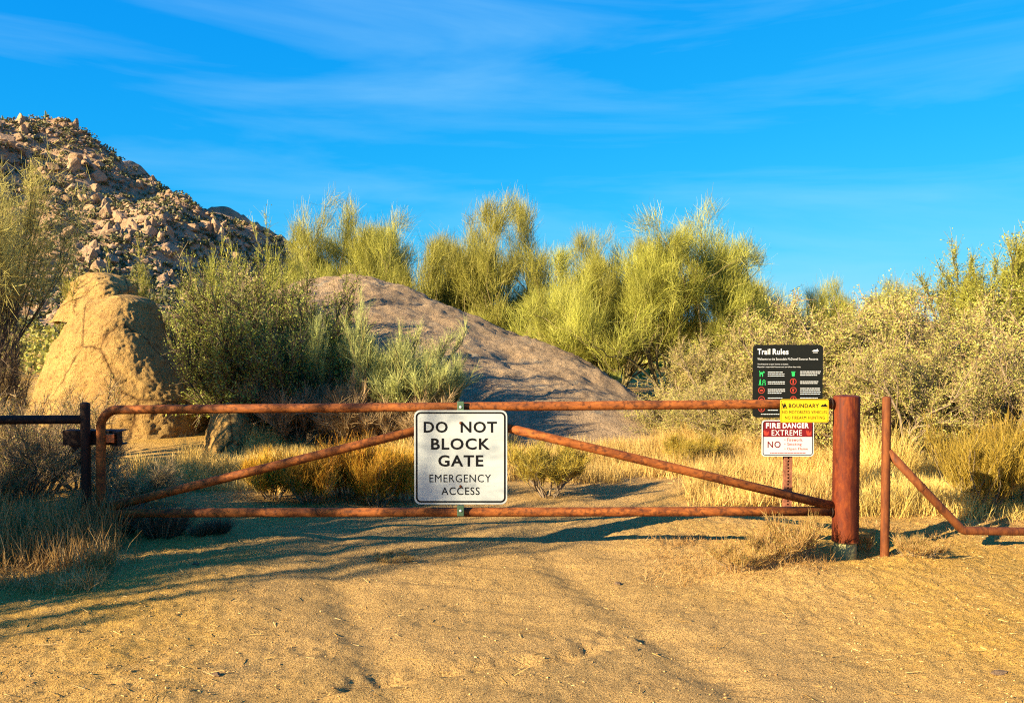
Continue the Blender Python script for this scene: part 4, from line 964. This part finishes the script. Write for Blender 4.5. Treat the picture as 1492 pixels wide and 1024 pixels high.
# ------------------------------------------------------------------ signs
def rrect(w, h, r, n=8):
    out = []
    for cx, cz, a0 in ((w / 2 - r, h / 2 - r, 0), (-w / 2 + r, h / 2 - r, 90), (-w / 2 + r, -h / 2 + r, 180), (w / 2 - r, -h / 2 + r, 270)):
        for k in range(n + 1):
            a = math.radians(a0 + 90 * k / n); out.append((cx + r * math.cos(a), cz + r * math.sin(a)))
    return out
def plate_mesh(name, w, h, r, y0, y1, mat, ox=0, oz=0):
    """rounded plate in the XZ plane from y0 (front) to y1 (back)"""
    o = rrect(w, h, r); n = len(o)
    V = [(x + ox, y0, z + oz) for x, z in o] + [(x + ox, y1, z + oz) for x, z in o]
    Fq = [list(range(n))[::-1], list(range(n, 2 * n))] + [[k, (k + 1) % n, (k + 1) % n + n, k + n] for k in range(n)]
    me = bpy.data.meshes.new(name); me.from_pydata(V, [], Fq); me.update(); me.materials.append(mat)
    bm = bmesh.new(); bm.from_mesh(me); bmesh.ops.recalc_face_normals(bm, faces=bm.faces); bm.to_mesh(me); bm.free(); return me
def ring_mesh(name, w, h, r, t, y, mat, ox=0, oz=0):
    a = rrect(w, h, r); b = rrect(w - 2 * t, h - 2 * t, max(r - t, 0.001)); n = len(a)
    V = [(x + ox, y, z + oz) for x, z in a] + [(x + ox, y, z + oz) for x, z in b]
    V += [(x, y + 0.0006, z) for x, _, z in V]
    Fq = [[k, (k + 1) % n, (k + 1) % n + n, k + n] for k in range(n)]
    me = bpy.data.meshes.new(name); me.from_pydata(V, [], Fq); me.update(); me.materials.append(mat); return me
def lettering(text, parent, mat, x, z, w, h, y, bold=0.0, name='lettering', align='C'):
    """built-in font converted to a mesh; fitted to width w and cap height h, centred (or left aligned) at x, z"""
    cu = bpy.data.curves.new(name, 'FONT'); cu.body = text; cu.size = 1.0; cu.resolution_u = 3; cu.offset = bold
    cu.space_character = 1.12
    o = bpy.data.objects.new(name, cu); COL.objects.link(o)
    dg = bpy.context.evaluated_depsgraph_get(); me = bpy.data.meshes.new_from_object(o.evaluated_get(dg)); bpy.data.objects.remove(o); bpy.data.curves.remove(cu)
    n = len(me.vertices); co = np.empty(n * 3, np.float32); me.vertices.foreach_get('co', co); co = co.reshape(-1, 3)
    mn, mx = co.min(0), co.max(0); sx = w / (mx[0] - mn[0]); sz = h / (mx[1] - mn[1])
    X = (co[:, 0] - mn[0]) * sx + (x if align == 'L' else x - w / 2); Z = (co[:, 1] - (mn[1] + mx[1]) / 2) * sz + z
    new = np.stack([X, np.full(n, y), Z], 1).astype(np.float32); me.vertices.foreach_set('co', new.ravel()); me.update()
    me.materials.clear(); me.materials.append(mat); me.name = name
    return link(name, me, parent=parent)
def shapes_mesh(name, polys, y, mat):
    V, Fq = [], []
    for p in polys:
        Fq.append(list(range(len(V), len(V) + len(p)))); V += [(a, y, b) for a, b in p]
    me = bpy.data.meshes.new(name); me.from_pydata(V, [], Fq); me.update(); me.materials.append(mat); return me
def bolt_mesh(name, r, mat):
    bm = bmesh.new(); bmesh.ops.create_cone(bm, cap_ends=True, segments=12, radius1=r, radius2=r * 0.6, depth=0.006, matrix=Matrix.Rotation(PI / 2, 4, 'X'))
    me = bpy.data.meshes.new(name); bm.to_mesh(me); bm.free(); me.materials.append(mat); return me
BOLT = bolt_mesh('bolt', 0.0085, M['bolt'])

# DO NOT BLOCK GATE
YS = 5.82; K = YS / F
s_c = at(671.3, 666, YS); sg = empty('gate_sign', s_c, 0.0, 'square white sign reading DO NOT BLOCK GATE EMERGENCY ACCESS on the gate', 'sign')
W_, H_ = 136 * K, 138 * K
link('panel', plate_mesh('panel', W_, H_, 0.040, -0.002, 0.002, M['sign_shade_mottled']), parent=sg)
link('border', ring_mesh('border', W_ - 0.020, H_ - 0.022, 0.034, 0.0115, -0.003, M['black_print']), parent=sg)
for txt, px, py, w, h, b in (('DO', 634.8, 622, 35, 16.5, .022), ('NOT', 697.5, 622, 53, 16.5, .022), ('BLOCK', 671, 646.5, 86, 17, .022), ('GATE', 671.3, 671, 66, 17, .022), ('EMERGENCY', 670.5, 696.5, 90, 11.5, 0), ('ACCESS', 671, 715, 56, 11.5, .006)):
    q = at(px, py, YS) - s_c; lettering(txt, sg, M['black_print'], q.x, q.z, w * K, h * K, -0.0032, b)
for py in (593, 744):
    q = at(671, py, YS) - s_c; link('bracket', box_mesh('bracket', [(q.x - 0.022, q.x + 0.022, 0.003, 0.022, q.z - 0.036, q.z + 0.036)], M['bracket'], 0.003), parent=sg)
    o = link('bolt', BOLT, parent=sg); o.location = (q.x, -0.001, q.z)
for px, py in ((671, 616), (671, 708)):
    q = at(px, py, YS) - s_c; o = link('bolt', bpy.data.meshes.get('dark_bolt') or bolt_mesh('dark_bolt', 0.009, M['rust_brown']), parent=sg); o.location = (q.x, -0.0065, q.z)

# BOUNDARY
YB = 5.745; K = YB / F
s_c = at(1172, 598.5, YB); sg = empty('boundary_sign', s_c, 0.0, 'small yellow sign reading BOUNDARY, NO MOTORIZED VEHICLES, NO FIREARM HUNTING', 'sign')
link('panel', plate_mesh('panel', 71 * K, 34 * K, 0.014, -0.0015, 0.0015, M['sign_yellow']), parent=sg)
link('border', ring_mesh('border', 69 * K, 32 * K, 0.012, 0.0022, -0.0024, M['black_print']), parent=sg)
def kp(px, py): q = at(px, py, YB) - s_c; return q.x, q.z
for txt, px, py, w, h, b in (('BOUNDARY', 1171, 591, 44, 6, .02), ('NO MOTORIZED VEHICLES', 1172, 600.2, 65, 4.6, 0), ('NO FIREARM HUNTING', 1172.5, 608.2, 58, 4.6, 0)):
    x, z = kp(px, py); lettering(txt, sg, M['black_print'], x, z, w * K, h * K, -0.0026, b)
def poly(pts, f=kp): return [f(a, b) for a, b in pts]
link('hiker_symbol', shapes_mesh('hiker_symbol', [poly([(1139, 588), (1141, 588), (1142, 594), (1140.5, 594)]), poly([(1142.5, 587), (1144, 587), (1144.4, 588.6), (1142.2, 588.6)]), poly([(1142, 589), (1144.6, 589), (1146.2, 594), (1144.8, 594), (1143.6, 591.6), (1142.6, 594), (1141.6, 594)]), poly([(1138.6, 594.4), (1147.2, 594.4), (1147.2, 595.2), (1138.6, 595.2)])], -0.0026, M['black_print']), parent=sg)
MT = [[(1195, 592.2), (1198.5, 588.6), (1200, 590), (1202, 587.4), (1206, 592.2)], [(1196.5, 593.2), (1205.5, 593.2), (1205.5, 594), (1196.5, 594)]]
link('mountain_symbol', shapes_mesh('mountain_symbol', [poly(p) for p in MT], -0.0026, M['black_print']), parent=sg)
link('clamp', box_mesh('clamp', [(-0.02, 0.02, 0.0015, 0.03, 0.02, 0.06)], M['bracket'], 0.002), parent=sg)

# trail sign post with TRAIL RULES, and FIRE DANGER below it
YT = 6.95; K = YT / F
p0 = at(1148, 755, YT); post = empty('sign_post', (p0.x, p0.y, 0), 0.0, 'perforated reddish steel post carrying the black and the red signs', 'sign post')
zt_, zb_ = at(0, 512, YT).z, gz(p0.x, YT) - 0.3; hw = 5.6 * K; bxs = [(-hw, -0.007, 0, 0.004, zb_, zt_), (0.007, hw, 0, 0.004, zb_, zt_), (-hw, -hw + 0.004, 0.004, 0.05, zb_, zt_), (hw - 0.004, hw, 0.004, 0.05, zb_, zt_), (-hw + 0.004, hw - 0.004, 0.046, 0.05, zb_, zt_)]
z = zb_
while z < zt_ - 0.02: bxs.append((-0.007, 0.007, 0.0, 0.004, z, z + 0.013)); z += 0.026
link('channel', box_mesh('channel', bxs, M['signpost']), parent=post)
s_c = at(1147, 555, YT); sg = empty('trail_rules_sign', s_c + Vector((0, -0.012, 0)), 0.0, 'tall black Trail Rules sign with small icons on the perforated post', 'sign')
def kt(px, py): q = at(px, py, YT) - s_c; return q.x, q.z
link('panel', plate_mesh('panel', 102 * K, 106 * K, 0.030, -0.002, 0.002, M['sign_black']), parent=sg)
for txt, px, py, w, h, b in (('Trail', 1103, 512.2, 18.5, 8.6, .028), ('Rules', 1125, 512.2, 23, 8.6, .028), ('Welcome to the Scottsdale McDowell Sonoran Preserve', 1103, 522.8, 88, 3.4, 0), ('This Preserve is open Sunrise to Sunset.', 1103, 530.6, 45, 2.3, .01), ('Please be a responsible Preserve user and follow these rules:', 1103, 534.6, 63, 2.3, .01)):
    x, z = kt(px, py); lettering(txt, sg, M['white_print'], x, z, w * K, h * K, -0.003, b, align='L')
lg = [[(1182, 511.6), (1185, 509.6), (1188, 509.8), (1190, 508), (1192, 511.6)], [(1183.5, 513), (1190.5, 513), (1190.5, 513.8), (1183.5, 513.8)]]
link('mountain_symbol', shapes_mesh('mountain_symbol', [[kt(*q) for q in p] for p in lg], -0.003, M['white_print']), parent=sg)
def disc(cx, cy, r, f, n=20): return [f(cx + r * math.cos(2 * PI * k / n), cy + r * math.sin(2 * PI * k / n)) for k in range(n)]
# green icons: dog on lead, hiker at a gate, bin; red icons: ring with a dark figure inside
link('icon', shapes_mesh('icon', [[kt(*q) for q in p] for p in ([(1106, 542), (1111, 542), (1111, 545), (1106, 545)], [(1106, 545), (1107.3, 545), (1107.3, 548.5), (1106, 548.5)], [(1109.6, 545), (1111, 545), (1111, 548.5), (1109.6, 548.5)], [(1111, 540.5), (1113.4, 541.5), (1113, 543), (1111, 543)], [(1105, 540), (1106, 540), (1107, 542.5), (1106, 543)])], -0.003, M['green_print']), parent=sg)
link('icon', shapes_mesh('icon', [[kt(*q) for q in p] for p in ([(1105.6, 554.5), (1108, 554.5), (1107.6, 558), (1108.8, 561), (1107.4, 561), (1106.6, 558.5), (1105.6, 561), (1104.6, 561), (1105.6, 558)], disc(0, 0, 0.1, lambda a, b: (1107 + a * 10, 553 + b * 10), 8), [(1110, 553), (1114.6, 553), (1114.6, 554.2), (1110, 554.2)], [(1110, 553), (1111, 553), (1111, 561), (1110, 561)], [(1113.6, 553), (1114.6, 553), (1114.6, 561), (1113.6, 561)], [(1110, 556), (1114.6, 556), (1114.6, 557), (1110, 557)])], -0.003, M['green_print']), parent=sg)
link('icon', shapes_mesh('icon', [[kt(*q) for q in p] for p in ([(1152, 541), (1158, 541), (1158, 542), (1152, 542)], [(1152.6, 542.8), (1157.4, 542.8), (1156.8, 548), (1153.2, 548)])], -0.003, M['green_print']), parent=sg)
fig = [[(-2.4, -0.6), (0.5, -1.4), (2.6, -0.2), (2.2, 1.4), (-2.2, 1.4)], [(-0.7, -3), (0.9, -3), (1.2, 0.4), (0.6, 3), (-0.8, 3)], [(-1.8, -1.8), (1.6, -1.8), (0.4, 2.4), (-1.0, 2.4)]]
for k, (cx, cy) in enumerate(((1108.6, 568.2), (1154.8, 555.8), (1155, 568.2), (1108.8, 581.5), (1155, 581.5), (1108.8, 595))):
    x, z = kt(cx, cy); g = link('icon', ring_mesh('prohibition_ring', 9.6 * K, 9.6 * K, 4.79 * K, 0.95 * K, -0.0031, M['bright_red_print'], x, z), parent=sg)
    link('figure', shapes_mesh('figure', [[kt(cx + a, cy + b) for a, b in fig[k % 3]]], -0.0029, M['bright_red_print']), parent=g)
# captions beside the icons are too small to read in the photo: runs of short strokes
Rr = np.random.RandomState(4); pl = []
for (x0, x1, y0, n) in ((1118, 1142, 542, 3), (1118, 1144, 556, 2), (1118, 1145, 567, 3), (1165, 1195, 541, 3), (1165, 1192, 555.5, 2), (1165, 1196, 565.5, 4), (1118, 1142, 579.5, 2), (1165, 1192, 579.5, 2), (1118, 1136, 594.5, 2), (1108, 1136, 603, 1)):
    for r_ in range(n):
        x = x0; yy = y0 + r_ * 2.7; xe = x1 - (Rr.rand() * 8 if r_ == n - 1 else Rr.rand() * 2)
        while x < xe - 1:
            w = min(1.2 + Rr.rand() * 2.8, xe - x); pl.append([kt(x, yy - 0.5), kt(x + w, yy - 0.5), kt(x + w, yy + 0.5), kt(x, yy + 0.5)]); x += w + 0.55
tag(link('caption', shapes_mesh('caption', pl, -0.003, M['white_print']), parent=sg), kind='stuff')

s_c = at(1147, 638, YT); sg = empty('fire_danger_sign', s_c + Vector((0, -0.012, 0)), 0.0, 'red and white FIRE DANGER EXTREME sign below the black trail rules sign', 'sign')
def kf(px, py): q = at(px, py, YT) - s_c; return q.x, q.z
link('panel', plate_mesh('panel', 76 * K, 53 * K, 0.024, -0.002, 0.002, M['sign_white']), parent=sg)
link('border', ring_mesh('border', 73 * K, 50 * K, 0.021, 1.0 * K, -0.0032, M['black_print']), parent=sg)
o = rrect(71 * K, 22 * K, 0.016); hh = 22 * K / 2; cz_ = kf(0, 625)[1]
band = [(x, z + cz_) if z > 0 else ((x / abs(x)) * 71 * K / 2, cz_ - hh) for x, z in o]
band = [p for k, p in enumerate(band) if k == 0 or (abs(p[0] - band[k - 1][0]) + abs(p[1] - band[k - 1][1])) > 1e-6]
link('band', shapes_mesh('band', [band], -0.0028, M['red_print']), parent=sg)
for txt, px, py, w, h, b, m_ in (('FIRE', 1125.7, 619.5, 21, 7.6, .028, 'white_print'), ('DANGER', 1158.5, 619.5, 38, 7.6, .028, 'white_print'), ('EXTREME', 1145.5, 630, 44, 8, .0, 'white_print'), ('NO', 1127, 647, 19, 9.6, .012, 'red_print')):
    x, z = kf(px, py); lettering(txt, sg, M[m_], x, z, w * K, h * K, -0.0034, b)
for txt, py, w in (('• Firework.', 640, 27), ('• Smoking', 647, 25), ('• Open Flame', 653.6, 34)):
    x, z = kf(1142, py); lettering(txt, sg, M['bright_red_print'], x, z, w * K, 5.0 * K, -0.0034, 0.004, align='L')
pl = []
x = 1121
while x < 1172: w = 1.5 + Rr.rand() * 3; pl.append([kf(x, 659.0), kf(x + w, 659.0), kf(x + w, 660.0), kf(x, 660.0)]); x += w + 0.6
tag(link('caption', shapes_mesh('caption', pl, -0.0034, M['bright_red_print']), parent=sg), kind='stuff')
for cx in (1115.5, 1177.5):
    link('flame_symbol', shapes_mesh('flame_symbol', [[kf(cx + a, 630 + b) for a, b in ((-4, -3), (-2.4, -4), (-1.6, -1.4), (0, -3.6), (1, 0.4), (2.4, -1.6), (4, -2.6), (3.4, 3), (0, 4.4), (-3, 3))]], -0.0034, M['bright_red_print']), parent=sg)
